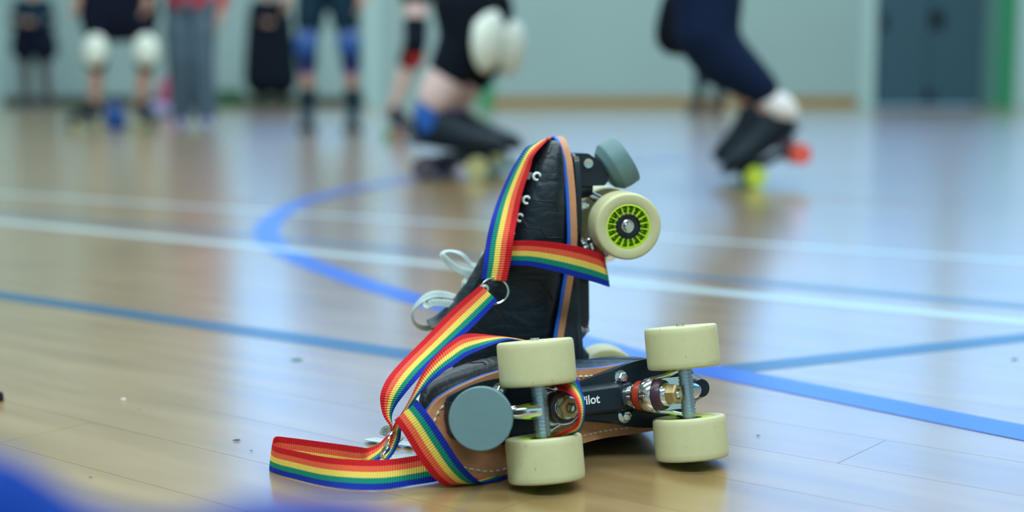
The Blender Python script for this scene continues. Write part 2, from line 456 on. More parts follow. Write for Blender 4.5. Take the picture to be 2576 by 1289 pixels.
# ------------------------------------------------------------------ roller skate (local: x toe, y left, z up, wheels on z=0)
DZ = .0105
AXR = .071   # rear axle
KOF = .0395  # kingpin base to rear axle
TOE = 1
def ysh(x):
    t = max(0, min(1, (x - .03) / .080)); return -TOE * (.0045 + .0085 * t * t * (3 - 2 * t))
def sz(x):   # top of the leather sole
    return .0700 + DZ + interp(x, [(-.125, .024), (-.08, .020), (-.04, .013), (0, .006), (.035, .001), (.06, 0), (.10, .0002), (.13, .001), (.15, .0035)])
SEC = [ # Lx, Lz, Ux, Uz, halfwidth
 (.1490, .0770, .1490, .0850, .014), (.1470, .0740, .1460, .0930, .025), (.139, .0720, .138, .1010, .034), (.122, .0708, .124, .1095, .0405),
 (.102, .0702, .104, .1185, .0455), (.078, .070, .080, .1275, .0475), (.052, .0705, .056, .1380, .0455), (.027, .0715, .034, .1490, .0410),
 (.000, .0760, .015, .1600, .0375), (-.035, .0830, .000, .1705, .0350), (-.070, .0890, -.010, .1780, .0335), (-.098, .0925, -.018, .1830, .0325),
 (-.114, .1000, -.025, .1865, .0330), (-.118, .1150, -.030, .1885, .0330), (-.1165, .1330, -.035, .1900, .0325), (-.112, .1500, -.040, .1905, .0330)]
SEC = [(a * .960 if a < 0 else a, b_ + DZ, c_ * (.960 if c_ < 0 else 1), d__ + DZ, w_) for a, b_, c_, d__, w_ in SEC]
SECI = cr(SEC, 3)
def sec_pt(s, th, off=0.0):
    Lx, Lz, Ux, Uz, w = s
    c, sn = math.cos(th), math.sin(th)      # th=0 top (U), pi = bottom (L)
    ec = 2 / (2.3 if c > 0 else 3.4)
    cc = math.copysign(abs(c) ** ec, c); ss = math.copysign(abs(sn) ** (2 / (2.2 if c > 0 else 3.0)), sn)
    mx, mz = (Lx + Ux) / 2, (Lz + Uz) / 2; hx, hz = (Ux - Lx) / 2, (Uz - Lz) / 2
    hh = math.hypot(hx, hz) + 1e-9
    ww = (w + off) * (1 - (.18 if Lx > .0 else .12) * max(0, cc) ** 1.5)
    k = (hh + off) / hh
    y0 = ysh(Lx) * .45
    return Vector((mx + hx * cc * k, y0 + ww * ss, mz + hz * cc * k))
def surf(x, z, side=-1, off=0.0):
    best = None
    for s in SECI:
        for q in range(1, 40):
            th = PI * q / 40
            p = sec_pt(s, th * side, off); d = (p.x - x) ** 2 + (p.z - z) ** 2
            if best is None or d < best[0]: best = (d, p, s, th)
    return best
def outline(off=0.0, n=3):
    T = [(-.1195, 0), (-.117, .011), (-.111, .0195), (-.100, .0258), (-.08, .0285), (-.05, .0285), (-.02, .0280), (.01, .0300), (.04, .0355), (.07, .0400), (.095, .0400), (.115, .0355), (.130, .0300), (.141, .0235), (.1480, .0125), (.1500, 0)]
    T = cr([(a * .960 if a < 0 else a, b_) for a, b_ in T], n); P = []
    y0 = ysh
    for x, w in T: P.append((x, y0(x) + w))
    for x, w in reversed(T[1:-1]): P.append((x, y0(x) - w))
    cx = .015; out = []
    n_ = len(P)
    for i, (x, y) in enumerate(P):
        t = Vector((P[(i + 1) % n_][0] - P[i - 1][0], P[(i + 1) % n_][1] - P[i - 1][1])).normalized()
        out.append((x - t.y * off, y + t.x * off))
    return out

def band(b, poly, z_lo, z_hi):
    """slab between functions of x following the sole curve, triangulated across"""
    h = len(poly) // 2; n = len(poly)
    lo = [Vector((p[0], p[1], z_lo(p[0]))) for p in poly]; hi = [Vector((p[0], p[1], z_hi(p[0]))) for p in poly]
    fs = []
    for i in range(n): j = (i + 1) % n; fs.append((i, j, n + j, n + i))
    for i in range(h):
        a, a2 = i, i + 1; c, c2 = (n - i) % n, (n - i - 1)
        for o_, flip in ((0, 0), (n, 1)):
            q = [a, a2, c2, c] if c != a else [a, a2, c2]
            if a2 == c2: q = [a, a2, c]
            q = [o_ + k for k in q]
            fs.append(tuple(q if flip else q[::-1]))
    return b.add(lo + hi, fs)

def make_wheel(parent, y, x, detail=True):
    s = 1 if y > 0 else -1
    M = Matrix.Translation((x, y, .031)) @ Matrix.Rotation(-s * PI / 2, 4, 'X')   # local +z -> outward
    prof = [(.0205, -.016), (.0222, -.0172), (.0284, -.0178), (.0300, -.0172), (.0308, -.0158), (.0310, -.012), (.0310, .012), (.0308, .0158), (.0300, .0172), (.0286, .0178), (.0222, .0174), (.0207, .0166)]
    w = MB().lathe(prof, M, 56, closed=True).build('wheel', M_ure, parent, sharp=50)
    core = MB()
    core.lathe([(.0207, .0165), (.0195, .0170), (.0192, .0150), (.0190, .005), (.0125, .005), (.0125, .0150), (.0112, .0155), (.0112, -.0165), (.0207, -.0165)], M, 48, closed=True)
    for k in range(18):
        a = 2 * PI * k / 18
        core.box((.0155, 0, .0105), (.0040, .00042, .0055), M @ Matrix.Rotation(a, 4, 'Z'))
        core.lathe([(.0001, .0105), (.0012, .0100), (.0017, .0085), (.0018, .0048)], M @ Matrix.Rotation(a + PI / 18, 4, 'Z') @ Matrix.Translation((.0158, 0, 0)), 8)
    core.build('hub', M_lime, w, label='lime spoked hub', sharp=30)
    MB().lathe([(.0001, .0125), (.0060, .0125), (.0064, .0140), (.0100, .0146), (.0108, .0158), (.0123, .0152), (.0123, -.012), (.0108, -.0165), (.0001, -.0165)], M, 40).build('bearing', M_black, w, label='black bearing shield')
    nut = MB(); nut.lathe([(.0062, .0125), (.0062, .0150), (.0054, .0156), (.0046, .0154), (.0040, .0145), (.0040, .0168), (.0034, .0174), (.0001, .0174)], M, 24)
    nut.build('axle_nut', M_chrome, w, label='chrome axle nut', sharp=30)
    return w

TLT = {1: math.radians(12), -1: math.radians(27)}
def make_truck(parent, s):
    """s=+1 front, -1 rear (mirrored about x). returns truck part"""
    X = lambda x, z, y=0.0: Vector((s * x, y, z))
    ax, az = (.071 if s > 0 else AXR), .031
    kb = X(.0412 if s > 0 else AXR - KOF, .0665); kd = Vector((s * math.sin(TLT[s]), 0, -math.cos(TLT[s])))
    K = axisM(kb, kd) @ Matrix.Diagonal((1, 1, 1.25, 1))
    t = MB()
    # hanger: threaded tube around the axle with ribs, yoke ring and pivot arm
    hs = [(-.0235, .0045), (-.0225, .0058), (-.008, .0062), (0, .0066), (.008, .0062), (.0225, .0058), (.0235, .0045)]
    t.loft([[Vector((s * ax + r * math.cos(a), y, az + r * math.sin(a))) for a in [2 * PI * j / 20 for j in range(20)]] for y, r in hs])
    for k in range(13):
        y = -.018 + .003 * k
        t.lathe([(.0060, -.0006), (.0068, -.0004), (.0068, .0004), (.0060, .0006)], Matrix.Translation((s * ax, y, az)) @ Matrix.Rotation(PI / 2, 4, 'X'), 16)
    tr = t.build('truck', M_alu, parent, label='blue-grey metal truck hanger')
    y_ = MB()
    y_.lathe([(.0118, .0175), (.0145, .0172), (.0153, .0185), (.0153, .0250), (.0145, .0262), (.0118, .0260)], K, 40, closed=True)
    for sy in (-1, 1):   # side webs of the yoke to the axle
        a0 = K @ Vector((0, 0, .0215)); a1 = X(ax - .004, az + .002)
        pts = [a0 + Vector((0, sy * .0128, 0)), a0.lerp(a1, .5) + Vector((0, sy * .0150, 0)), a1 + Vector((0, sy * .0190, 0))]
        y_.tube(pts, [.0026, .0024, .0030], 10)
    mid0 = K @ Vector((0, 0, .0215)); mid1 = X(ax - .003, az + .002)
    Mx = Matrix.Translation(mid0.lerp(mid1, .58)) @ Matrix.Rotation(-s * math.atan2((mid1 - mid0).z, abs((mid1 - mid0).x)), 4, 'Y')
    y_.box((0, 0, 0), ((mid1 - mid0).length * .40, .0135, .0022), Mx)
    y_.build('yoke', M_chrome, tr, label='chrome yoke', sharp=40)
    p_ = MB(); p_.tube([X(ax, az), X(ax + .010, az + .004), X(ax + .020, az + .014), X(ax + .027, az + .026)], [.0075, .0068, .0050, .0036], 16)
    p_.build('pivot_arm', M_chrome, tr)
    MB().lathe([(.0001, .0), (.0095, .0), (.0095, .0085), (.0118, .0095), (.0122, .0108), (.0100, .0112), (.0001, .0112)], K, 36).build('cushion_cup', M_chrome, tr)
    MB().lathe([(.0100, .0108), (.0126, .0116), (.0130, .0145), (.0126, .0172), (.0100, .0176)], K, 36).build('cushion', M_redc, tr, label='red cushion')
    MB().lathe([(.0100, .0258), (.0128, .0262), (.0132, .0290), (.0122, .0316), (.0090, .0318)], K, 36).build('cushion', M_purc, tr, label='dark purple cushion')
    MB().lathe([(.0001, .0315), (.0100, .0315), (.0098, .0335), (.0088, .0348), (.0001, .0348)], K, 36).build('washer', M_chrome, tr)
    n = MB(); n.lathe([(.0001, .0345), (.0082, .0345), (.0088, .0352), (.0088, .0405), (.0078, .0418), (.0050, .0418), (.0048, .0400), (.0001, .0400)], K @ Matrix.Rotation(.3, 4, 'Z'), 6)
    n.build('kingpin_nut', M_brass, tr, smooth=False, label='brass kingpin nut')
    MB().lathe([(.0001, .0430), (.0028, .0428), (.0036, .0418), (.0036, .0390)], K, 16).build('kingpin', M_chrome, tr)
    a = MB(); a.cyl((s * ax, -.0580, az), (s * ax, .0580, az), .0036, n=14)
    a.build('axle', M_chrome, tr)
    return tr

def text_mesh(txt, size, ext=.0):
    cu = bpy.data.curves.new('text', 'FONT'); cu.body = txt; cu.size = size; cu.extrude = ext
    cu.resolution_u = 3; cu.offset = size * .022
    o = bpy.data.objects.new('text', cu); COL.objects.link(o)
    dg = bpy.context.evaluated_depsgraph_get(); me = bpy.data.meshes.new_from_object(o.evaluated_get(dg))
    bpy.data.objects.remove(o); return me

def make_skate(name, label, group):
    root = thing(name, label, 'roller skate', group=group)
    # upper
    n = 40; b = MB(); rings = []
    for s in SECI: rings.append([sec_pt(s, 2 * PI * j / n) for j in range(n)])
    last = SECI[-1]
    def inner(k, drop):
        mx, mz = (last[0] + last[2]) / 2, (last[1] + last[3]) / 2
        dr = Vector((-(last[3] - last[1]), 0, (last[2] - last[0]))).normalized() * -1   # into the boot
        if dr.z > 0: dr = -dr
        return [Vector((mx, 0, mz)) + (sec_pt(last, 2 * PI * j / n) - Vector((mx, 0, mz))) * k + dr * drop for j in range(n)]
    rings += [inner(.97, -.0015), inner(.91, -.0015), inner(.88, .002), inner(.84, .03), inner(.6, .06)]
    b.loft(rings, cap=True)
    up = b.build('boot_upper', M_leather, root, sharp=180)
    # seams on the upper
    for side in (-1, 1):
        for pl in ([(.146, .084), (.137, .090), (.130, .098), (.118, .103), (.112, .107)][:4],
                   [(.106, .114), (.099, .103), (.094, .096), (.090, .080)],
                   [(.080, .122), (.072, .108), (.066, .095), (.060, .078)],
                   [(.040, .135), (.030, .120), (.020, .100), (.000, .085)],
                   [(.010, .155), (-.02, .130), (-.05, .118), (-.09, .110), (-.115, .112)],
                   [(-.01, .172), (-.03, .150), (-.06, .145), (-.10, .150)]):
            pts = [surf(x, z + DZ, side, .0002)[1] for x, z in cr(pl, 4)]
            sp = pts[:1]
            for p in pts[1:]:
                if (p - sp[-1]).length > .002: sp.append(p)
            if len(sp) > 2: MB().tube(sp, .0005, 6).build('seam', M_dthread, up)
    # tongue
    tp = [(x, z + DZ) for x, z in cr([(.085, .1255), (.056, .1380), (.034, .1500), (.012, .1640), (-.005, .1780), (-.016, .1910), (-.020, .2000)], 4)]; vs = []; fs = []
    for i, (x, z) in enumerate(tp):
        w = .012 + .010 * min(1, i / 14); x2 = tp[min(i + 1, len(tp) - 1)]; x1 = tp[max(i - 1, 0)]
        nrm = Vector((x1[1] - x2[1], 0, x2[0] - x1[0])).normalized()
        if nrm.z < 0: nrm = -nrm
        if nrm.x < 0 and i > 5: nrm = -nrm
        for lay in (.0022, -.0016):
            for j in range(9):
                f = j / 4 - 1
                vs.append(Vector((x, f * w, z)) + nrm * (lay - .004 * f * f))
    for i in range(len(tp) - 1):
        for j in range(8):
            a = i * 18 + j; fs += [(a, a + 1, a + 19, a + 18), (a + 27, a + 28, a + 10, a + 9)]
        a = i * 18; fs += [(a, a + 18, a + 27, a + 9), (a + 8, a + 17, a + 35, a + 26)]
    a = (len(tp) - 1) * 18
    fs += [(a + j, a + j + 1, a + j + 10, a + j + 9) for j in range(8)]
    mesh('tongue', vs, fs, M_leather, root)
    # sole, piping, heel wedge
    sole = band(MB(), outline(.0022), lambda x: sz(x) - .0062, lambda x: sz(x)).build('sole', M_tan, root, label='tan leather sole', sharp=50)
    ol = outline(.0012); pts = [Vector((x, y, sz(x) + .0016)) for x, y in ol]; pts.append(pts[0]); pts.append(pts[1])
    MB().tube(pts, .0019, 8, cap=False).build('piping', M_piping, root, label='bright blue piping')
    st = MB(); ol = outline(-.0042, 8); acc = 0; prev = ol[0]
    for (x, y), (x2, y2) in zip(ol, ol[1:] + ol[:1]):
        L_ = math.hypot(x2 - x, y2 - y); k = 0.0
        while acc + (L_ - k) >= .0060:
            k += .0060 - acc; acc = 0; f = k / L_
            p = Vector((x + (x2 - x) * f, y + (y2 - y) * f, 0)); t = Vector((x2 - x, y2 - y, 0)).normalized()
            z = sz(p.x) - .0064
            a_ = p - t * .0022; c_ = p + t * .0022
            st.tube([Vector((a_.x, a_.y, z + .0004)), Vector((p.x, p.y, z - .0005)), Vector((c_.x, c_.y, z + .0004))], [.0005, .0011, .0005], 6)
        acc += L_ - k
    st.build('stitching', M_stitch, sole, label='cream thread stitching')
    hw_ = [(-.112, 0), (-.108, .014), (-.098, .022), (-.08, .0265), (-.05, .0275), (-.02, .022), (.01, .0165), (.045, .013), (.05, 0)]
    P = [(x, w) for x, w in hw_] + [(x, -w) for x, w in reversed(hw_[1:-1])]
    band(MB(), P, lambda x: .0612 + DZ, lambda x: sz(x) - .006 if x < .0 else max(.0625 + DZ, sz(x) - .0062)).build('heel_wedge', M_heel, root, label='black heel wedge')
    # plate
    pw = cr([(-.1045, 0), (-.103, .013), (-.096, .022), (-.085, .0285), (-.06, .0300), (-.035, .0265), (-.01, .0185), (.015, .0160), (.035, .0175), (.055, .0235), (.08, .0270), (.105, .0255), (.125, .0200), (.134, .0150), (.137, 0)], 3)
    P = [(x, max(w, 0)) for x, w in pw]; P = P + [(x, -w) for x, w in reversed(P[1:-1])]
    b = band(MB(), P, lambda x: .0578 + DZ, lambda x: .0625 + DZ)
    def spine(st_):  # list of x, hw_bottom, hw_top, zbottom
        b.loft([[Vector((x, -wt, .060 + DZ)), Vector((x, -wb - .001, z + .002)), Vector((x, -wb + .001, z)), Vector((x, wb - .001, z)), Vector((x, wb + .001, z + .002)), Vector((x, wt, .060 + DZ))] for x, wb, wt, z in st_])
    spine([(-.040, .0100, .016, .0640), (-.034, .0100, .0150, .0590), (-.020, .0100, .0140, .0575), (.010, .0096, .0132, .0575), (.030, .0100, .0140, .0580), (.044, .0100, .016, .0620)])
    for s in (1, -1):   # pylons for kingpin and pivot
        b.lathe([(.0150, -.001), (.0125, .004), (.0112, .0075), (.0112, .0085), (.0001, .0085)], axisM((.0400 if s > 0 else -AXR + KOF + .0025, 0, .0585 + DZ), (math.sin(TLT[s]) * s, 0, -math.cos(TLT[s]))), 24)
        b.tube([(s * .104, 0, .060 + DZ), (s * .103, 0, .0530)], [.0130, .0078], 20)
    # toe stop block
    blk = [(.106, .070), (.106, .043), (.110, .0395), (.119, .0380), (.1290, .0470), (.1365, .0585), (.1370, .070)]
    b.loft([[Vector((x, y, z)) for x, z in blk] for y in (-.0125, .0125)])
    plate = b.build('plate', M_nylon, root, label='black nylon plate', sharp=40)
    # printed word on the spine
    tm = text_mesh('Pilot', .0105); tm.materials.clear(); tm.materials.append(M_print)
    to = link_obj('lettering', tm, plate, 'white word Pilot')
    # reads toe -> heel, seen from below; glyph up = +y
    to.matrix_basis = Matrix(((-1, 0, 0, .0185), (0, 1, 0, -.0020), (0, 0, -1, .05735), (0, 0, 0, 1)))
    for x, y in ((-.030, .0165), (-.030, -.0165), (.088, .0175), (.088, -.0175)):
        bb = MB(); bb.lathe([(.0062, 0), (.0062, .0012), (.0001, .0012)], axisM((x, y, .0578 + DZ), (0, 0, -1)), 24)
        bb.lathe([(.0046, .0012), (.0046, .0055), (.0040, .0062), (.0022, .0062)], axisM((x, y, .0578 + DZ), (0, 0, -1)), 6)
        bb.lathe([(.0022, .0050), (.0022, .0085), (.0001, .0088)], axisM((x, y, .0578 + DZ), (0, 0, -1)), 12)
        bb.build('mounting_nut', M_chrome, plate, smooth=False, label='chrome nut and washer')
    for sy in (-1, 1):
        MB().lathe([(.0001, .0005), (.0022, .0006), (.0026, .0028), (.0044, .0030), (.0048, .0020), (.0048, 0)], axisM((.1275, sy * .0123, .0590), (0, sy, 0)), 24).build('pinch_bolt', M_chrome, plate)
    # toe stop
    d = Vector((math.sin(math.radians(31)), 0, -math.cos(math.radians(31)))); o0 = Vector((.1190, 0, .0395)) 
    K = axisM(o0, d)
    ts = MB().lathe([(.0001, -.001), (.0155, -.001), (.0190, .0005), (.0236, .0060), (.0243, .0070), (.0246, .0085), (.0249, .0225), (.0242, .0236), (.0001, .0240)], K, 64).build('toe_stop', M_stop, root, label='grey rubber toe stop', sharp=25)
    MB().cyl(o0 - d * .016, o0 - d * .001, .0055).lathe([(.0001, -.0045), (.0098, -.0045), (.0098, -.0012), (.0001, -.0012)], K, 6).build('toe_stop_stem', M_chrome, ts)
    em = MB()   # worn raised marks round the side of the stop
    for k in range(5):
        a = -PI / 2 + (k - 2) * .17
        for (du, dv, hu, hv) in ((-.0010, 0, .0003, .0036), (.0010, 0, .0003, .0036), (0, .0033, .0010, .0003), (0, -.0033, .0010, .0003)):
            Mk = K @ Matrix.Rotation(a, 4, 'Z') @ Matrix.Translation((.0247, du, .0155 + dv)); em.box((0, 0, 0), (.0003, hu, hv), Mk)
    em.build('raised_marks', M_stop, ts)
    for s in (1, -1):
        make_truck(root, s)
        for y in (.0384, -.0384): make_wheel(root, y, .071 if s > 0 else -AXR)
    # eyelets
    eyes = []
    for side in (-1, 1):
        for x, z in ((.1180, .1015 + DZ), (.0995, .1100 + DZ), (.0805, .1175 + DZ), (.0600, .1255 + DZ), (.0370, .1350 + DZ), (.0130, .1500 + DZ), (-.008, .1660 + DZ)):
            _, p, s_, th = surf(x, z, side, .0006)
            q = surf(x, z, side, .0056)[1]; nrm = (q - p)
            nrm = (p - Vector((p.x, 0, (s_[1] + s_[3]) / 2))).normalized() * .3 + Vector((0, side, 0)); nrm.normalize()
            K = axisM(p - nrm * .0004, nrm)
            MB().lathe([(.0019, -.001), (.0021, .0012), (.0032, .0020), (.0043, .0012), (.0045, -.001)], K, 20).build('eyelet', M_white, up, label='white metal eyelet')
            eyes.append((side, s_, th))
    root['_e'] = 0; del root['_e']
    # crossing laces, following the leather
    half = len(eyes) // 2
    for k in range(half):
        _, s_, th = eyes[k]
        rows = []
        for q in range(-6, 7):
            f = q / 6; t = th * f * .97 * .8
            o_ = .0022 if abs(f) < .9 else .0006
            p = sec_pt(s_, t, o_); w = Vector((.0032, 0, -.0015))
            rows.append((*(p + w), *(p - w)))
        ribbon('lace', rows, M_lace, root, th=.0010, k=2, px=False, zmin=-9)
    return root

skate = make_skate('roller_skate', 'black leather roller skate lying on its side, sole and four cream wheels toward camera', 'pair of roller skates')
TOE = -1; AXR = .0880; KOF = .0240; TLT[-1] = math.radians(30)
skate_up = make_skate('roller_skate', 'black leather roller skate standing upright on its heel, toe pointing up, behind the lying skate', 'pair of roller skates')

def place(root, xl, yl, org):
    xl = Vector(xl).normalized(); yl = Vector(yl); yl = (yl - xl * yl.dot(xl)).normalized(); zl = xl.cross(yl)
    root.matrix_world = Matrix((( xl.x, yl.x, zl.x, org[0]), (xl.y, yl.y, zl.y, org[1]), (xl.z, yl.z, zl.z, org[2]), (0, 0, 0, 1)))
    bpy.context.view_layer.update()
def min_z(root):
    return min((o.matrix_world @ v.co).z for o in root.children_recursive if o.type == 'MESH' for v in o.data.vertices)
A_, PHI = math.radians(28.5), math.radians(10.5)
R0 = Matrix.Rotation(PHI, 3, Vector((-math.cos(A_), -math.sin(A_), 0)))   # roll about toe axis
xl = Vector((-math.cos(A_), -math.sin(A_), 0))
yl = Vector((-math.sin(A_) * math.sin(PHI), math.cos(A_) * math.sin(PHI), math.cos(PHI)))
FX, FY = .1000, 1.1225
place(skate, xl, yl, (FX, FY, .07))
def wheel_z(root):
    return min((o.matrix_world @ v.co).z for o in root.children if o.name.startswith('wheel') for v in o.data.vertices)
skate.location.z -= wheel_z(skate) - .0003
bpy.context.view_layer.update()
print('PROJ soles', [(o.name, round(min((o.matrix_world @ v.co).z for v in o.data.vertices), 4)) for o in skate.children_recursive if o.type == 'MESH' and min((o.matrix_world @ v.co).z for v in o.data.vertices) < .001])
for o in skate.children_recursive:      # soft leather, laces and piping flatten where they rest on the floor
    if o.type == 'MESH' and o.name.split('.')[0] in ('boot_upper', 'tongue', 'lace', 'seam', 'eyelet', 'piping', 'sole', 'stitching'):
        mi = o.matrix_world.inverted()
        for v in o.data.vertices:
            w = o.matrix_world @ v.co
            if w.z < .0008: w.z = .0008 + .04 * max(0, w.z + .02); v.co = mi @ w
B_ = math.radians(10)
place(skate_up, (-.012, 0, 1), (-math.sin(B_), math.cos(B_), 0), (.1285, 1.356, .118))
skate_up.location.z -= min_z(skate_up) - .0002
bpy.context.view_layer.update()
def proj(p):
    q = Vector(p) - Vector((0, 0, CAMH)); z = q.y * cP - q.z * sP
    return (round(1288 + FPX * q.x / z), round(644.5 - FPX * (q.z * cP + q.y * sP) / z))
for nm, r in (('lying', skate), ('up', skate_up)):
    print('PROJ', nm, r.location[:], {k: proj(r.matrix_world @ Vector(v)) for k, v in dict(fT=(.075, .041, .031), fB=(.075, -.041, .031), rT=(-.075, .041, .031), rB=(-.075, -.041, .031), stop=(.134, 0, .019), toe=(.1475, 0, .084), near=(.075, -.06, .031), heel=(-.118, 0, .1), coll=(-.112, 0, .15), tong=(-.02, 0, .207)).items()})

# loose laces of the upright skate
def lace_world(pts, parent, w=7.2, k=6, name='lace', twist=None):
    """pts: (px,py,Y[,ang]) centre line; lace stands with its width roughly across the path"""
    rows = []
    P = cr([(p[0], p[1], p[2], p[3] if len(p) > 3 else 0) for p in pts], 3)
    V = [W(p[0], p[1], p[2]) for p in P]
    for i, v in enumerate(V):
        t = (V[min(i + 1, len(V) - 1)] - V[max(i - 1, 0)]).normalized()
        side = t.cross(Vector((0, -1, 0.12))).normalized()
        side = Matrix.Rotation(P[i][3], 3, t) @ side
        rows.append((*(v + side * w / 2000), *(v - side * w / 2000)))
    return ribbon(name, rows, M_lace, parent, th=.0014, k=2, px=False)
lace_world([(1222, 668, 1.36, .9), (1190, 668, 1.36, 1.0), (1160, 640, 1.355, 1.1), (1128, 632, 1.35, 1.3), (1113, 640, 1.345, .9), (1122, 655, 1.34, .5), (1150, 676, 1.335, .1), (1180, 688, 1.33, .1), (1215, 692, 1.33, .1)], skate_up)
lace_world([(1215, 705, 1.34, .2), (1185, 700, 1.335, .5), (1168, 712, 1.33, .9), (1176, 728, 1.33, .3), (1205, 715, 1.33, .2)], skate_up)
lace_world([(1225, 712, 1.35, .3), (1180, 738, 1.345, .8), (1155, 748, 1.34, 1.0), (1120, 742, 1.335, .6), (1088, 742, 1.33, .4), (1058, 758, 1.33, .9), (1038, 785, 1.335, 1.2), (1043, 812, 1.34, 1.1), (1070, 826, 1.345, .6), (1102, 815, 1.35, .7), (1130, 790, 1.355, .9), (1150, 765, 1.36, 1.1)], skate_up)
lace_world([(1165, 772, 1.32, .2), (1125, 764, 1.32, .1), (1090, 762, 1.322, .2), (1073, 770, 1.326, .9), (1080, 752, 1.332, .6), (1115, 745, 1.335, .3)], skate_up)
lace_world([(1200, 720, 1.33, .2), (1170, 742, 1.32, .9), (1185, 755, 1.32, .3), (1215, 730, 1.325, .4)], skate_up)
# loose laces of the lying skate
lace_world([(1115, 950, 1.19, .2), (1095, 970, 1.18, .3), (1070, 995, 1.17, .5), (1050, 1012, 1.165, .7)], skate)
def glace(pts, parent, w=.009):
    V = [G(*p, .002 + .0012 * (i % 2)) for i, p in enumerate(cr([(a, b) for a, b in pts], 3))]; rows = []
    for i, v in enumerate(V):
        t = (V[min(i + 1, len(V) - 1)] - V[max(i - 1, 0)]).normalized(); s_ = Vector((-t.y, t.x, 0)) * w / 2
        rows.append((*(v + s_), *(v - s_)))
    return ribbon('lace', rows, M_lace, parent, th=.0012, k=2, px=False)
glace([(930, 1105), (975, 1112), (1020, 1117), (1075, 1122), (1150, 1118)], skate, .012)
glace([(950, 1165), (990, 1152), (1030, 1150), (1080, 1158), (1150, 1150)], skate, .013)
lace_world([(962, 1096, 1.20, .2), (970, 1082, 1.20, .2), (985, 1080, 1.19, .2), (1000, 1090, 1.185, .4), (1010, 1108, 1.18, .6)], skate)

# ------------------------------------------------------------------ rainbow strap
strap = thing('skate_strap', 'rainbow striped webbing strap looped around both skates and trailing on the floor', 'strap', (-.10, 1.15, 0))
bpy.context.view_layer.update()
# rows: red edge px, blue edge px, Y red, Y blue
ribbon('webbing', [(1400, 344, 1390, 346, 1.385, 1.39), (1388, 347, 1368, 351, 1.340, 1.350), (1374, 356, 1342, 363, 1.318, 1.342), (1344, 390, 1320, 376, 1.306, 1.340), (1334, 422, 1285, 432, 1.306, 1.340), (1314, 485, 1255, 498, 1.300, 1.335), (1300, 554, 1236, 554, 1.292, 1.31), (1291, 607, 1224, 607, 1.278, 1.30), (1284, 659, 1217, 659, 1.278, 1.29), (1274, 708, 1211, 703, 1.278, 1.29)], M_web, strap)
ribbon('webbing', [(1276, 606, 1270, 668, 1.286, 1.286), (1340, 606, 1330, 669, 1.282, 1.284), (1400, 611, 1395, 683, 1.281, 1.283), (1460, 622, 1450, 698, 1.284, 1.286), (1500, 635, 1500, 712, 1.294, 1.296), (1518, 646, 1531, 722, 1.306, 1.306), (1519, 652, 1529, 719, 1.325, 1.325), (1505, 655, 1510, 708, 1.37, 1.37), (1470, 640, 1470, 700, 1.41, 1.41), (1400, 625, 1400, 690, 1.42, 1.42)], M_web, strap)
ribbon('webbing', [(1209, 717, 1252, 757, 1.282, 1.278), (1135, 782, 1188, 824, 1.270, 1.265), (1070, 850, 1122, 883, 1.245, 1.24), (1005, 916, 1080, 922, 1.215, 1.215), (973, 955, 1047, 958, 1.195, 1.20), (958, 990, 1015, 996, 1.18, 1.19), (958, 1020, 997, 1020, 1.175, 1.185), (966, 1049, 986, 1044, 1.17, 1.18), (982, 1074, 986, 1066, 1.165, 1.175), (985, 1100, 992, 1095, 1.165, 1.17)], M_web, strap)
ribbon('webbing', [(1345, 862, 1345, 868, 1.21, 1.20), (1300, 852, 1300, 858, 1.19, 1.18), (1240, 845, 1266, 859, 1.165, 1.155), (1174, 841, 1181, 893, 1.140, 1.125), (1128, 866, 1145, 917, 1.130, 1.115), (1087, 906, 1109, 941, 1.125, 1.112), (1060, 945, 1080, 966, 1.123, 1.112), (1034, 1000, 1052, 996, 1.12, 1.112), (1012, 1040, 1025, 1035, 1.125, 1.118)], M_web, strap)
ribbon('webbing', [(960, 1045, 1040, 985, 1.125, 1.113), (992, 1058, 1051, 1010, 1.105, 1.100), (1017, 1093, 1081, 1047, 1.098, 1.092), (1056, 1157, 1120, 1106, 1.095, 1.090), (1094, 1205, 1158, 1164, 1.100, 1.095), (1132, 1229, 1196, 1205, 1.108, 1.105), (1171, 1234, 1222, 1218, 1.117, 1.115), (1215, 1200, 1262, 1222, 1.14, 1.125), (1255, 1182, 1300, 1215, 1.16, 1.15)][1:], M_web, strap)
outer = [(1094, 1213), (1043, 1221), (966, 1232), (890, 1232), (813, 1223), (737, 1205), (698, 1194), (678, 1183)]
rows = []
rows.append((*(G(1140, 1205) + Vector((0, .012, .022))), *G(1140, 1205)))
for i, (x, y) in enumerate(outer):
    g = G(x, y, .0008); lean = .010 if i < 4 else .006 - .001 * i
    rows.append((*(g + Vector((.0035 if i == 7 else 0, lean, .0235 - (.002 if i in (1, 2, 3) else 0)))), *g))
for (x, y) in [(694, 1171), (724, 1173), (762, 1178), (839, 1189), (900, 1198)]:
    g = G(x, y, .0008); rows.append((*(g + Vector((0, .002, .0240))), *g))
rows += [(*W(925, 1128, 1.165), *W(925, 1182, 1.150)), (*W(950, 1120, 1.165), *W(948, 1162, 1.150)), (*W(968, 1103, 1.165), *W(972, 1142, 1.150)), (*W(980, 1092, 1.165), *W(990, 1122, 1.155))]
ribbon('webbing', rows, M_web, strap, px=False)
ribbon('webbing', [(1040, 1000, 1052, 1010, 1.13, 1.12), (1012, 1038, 1026, 1042, 1.14, 1.13), (990, 1072, 1010, 1082, 1.15, 1.145), (984, 1100, 1006, 1106, 1.155, 1.15), (972, 1130, 993, 1136, 1.155, 1.15), (955, 1150, 975, 1160, 1.15, 1.14)], M_web, strap)
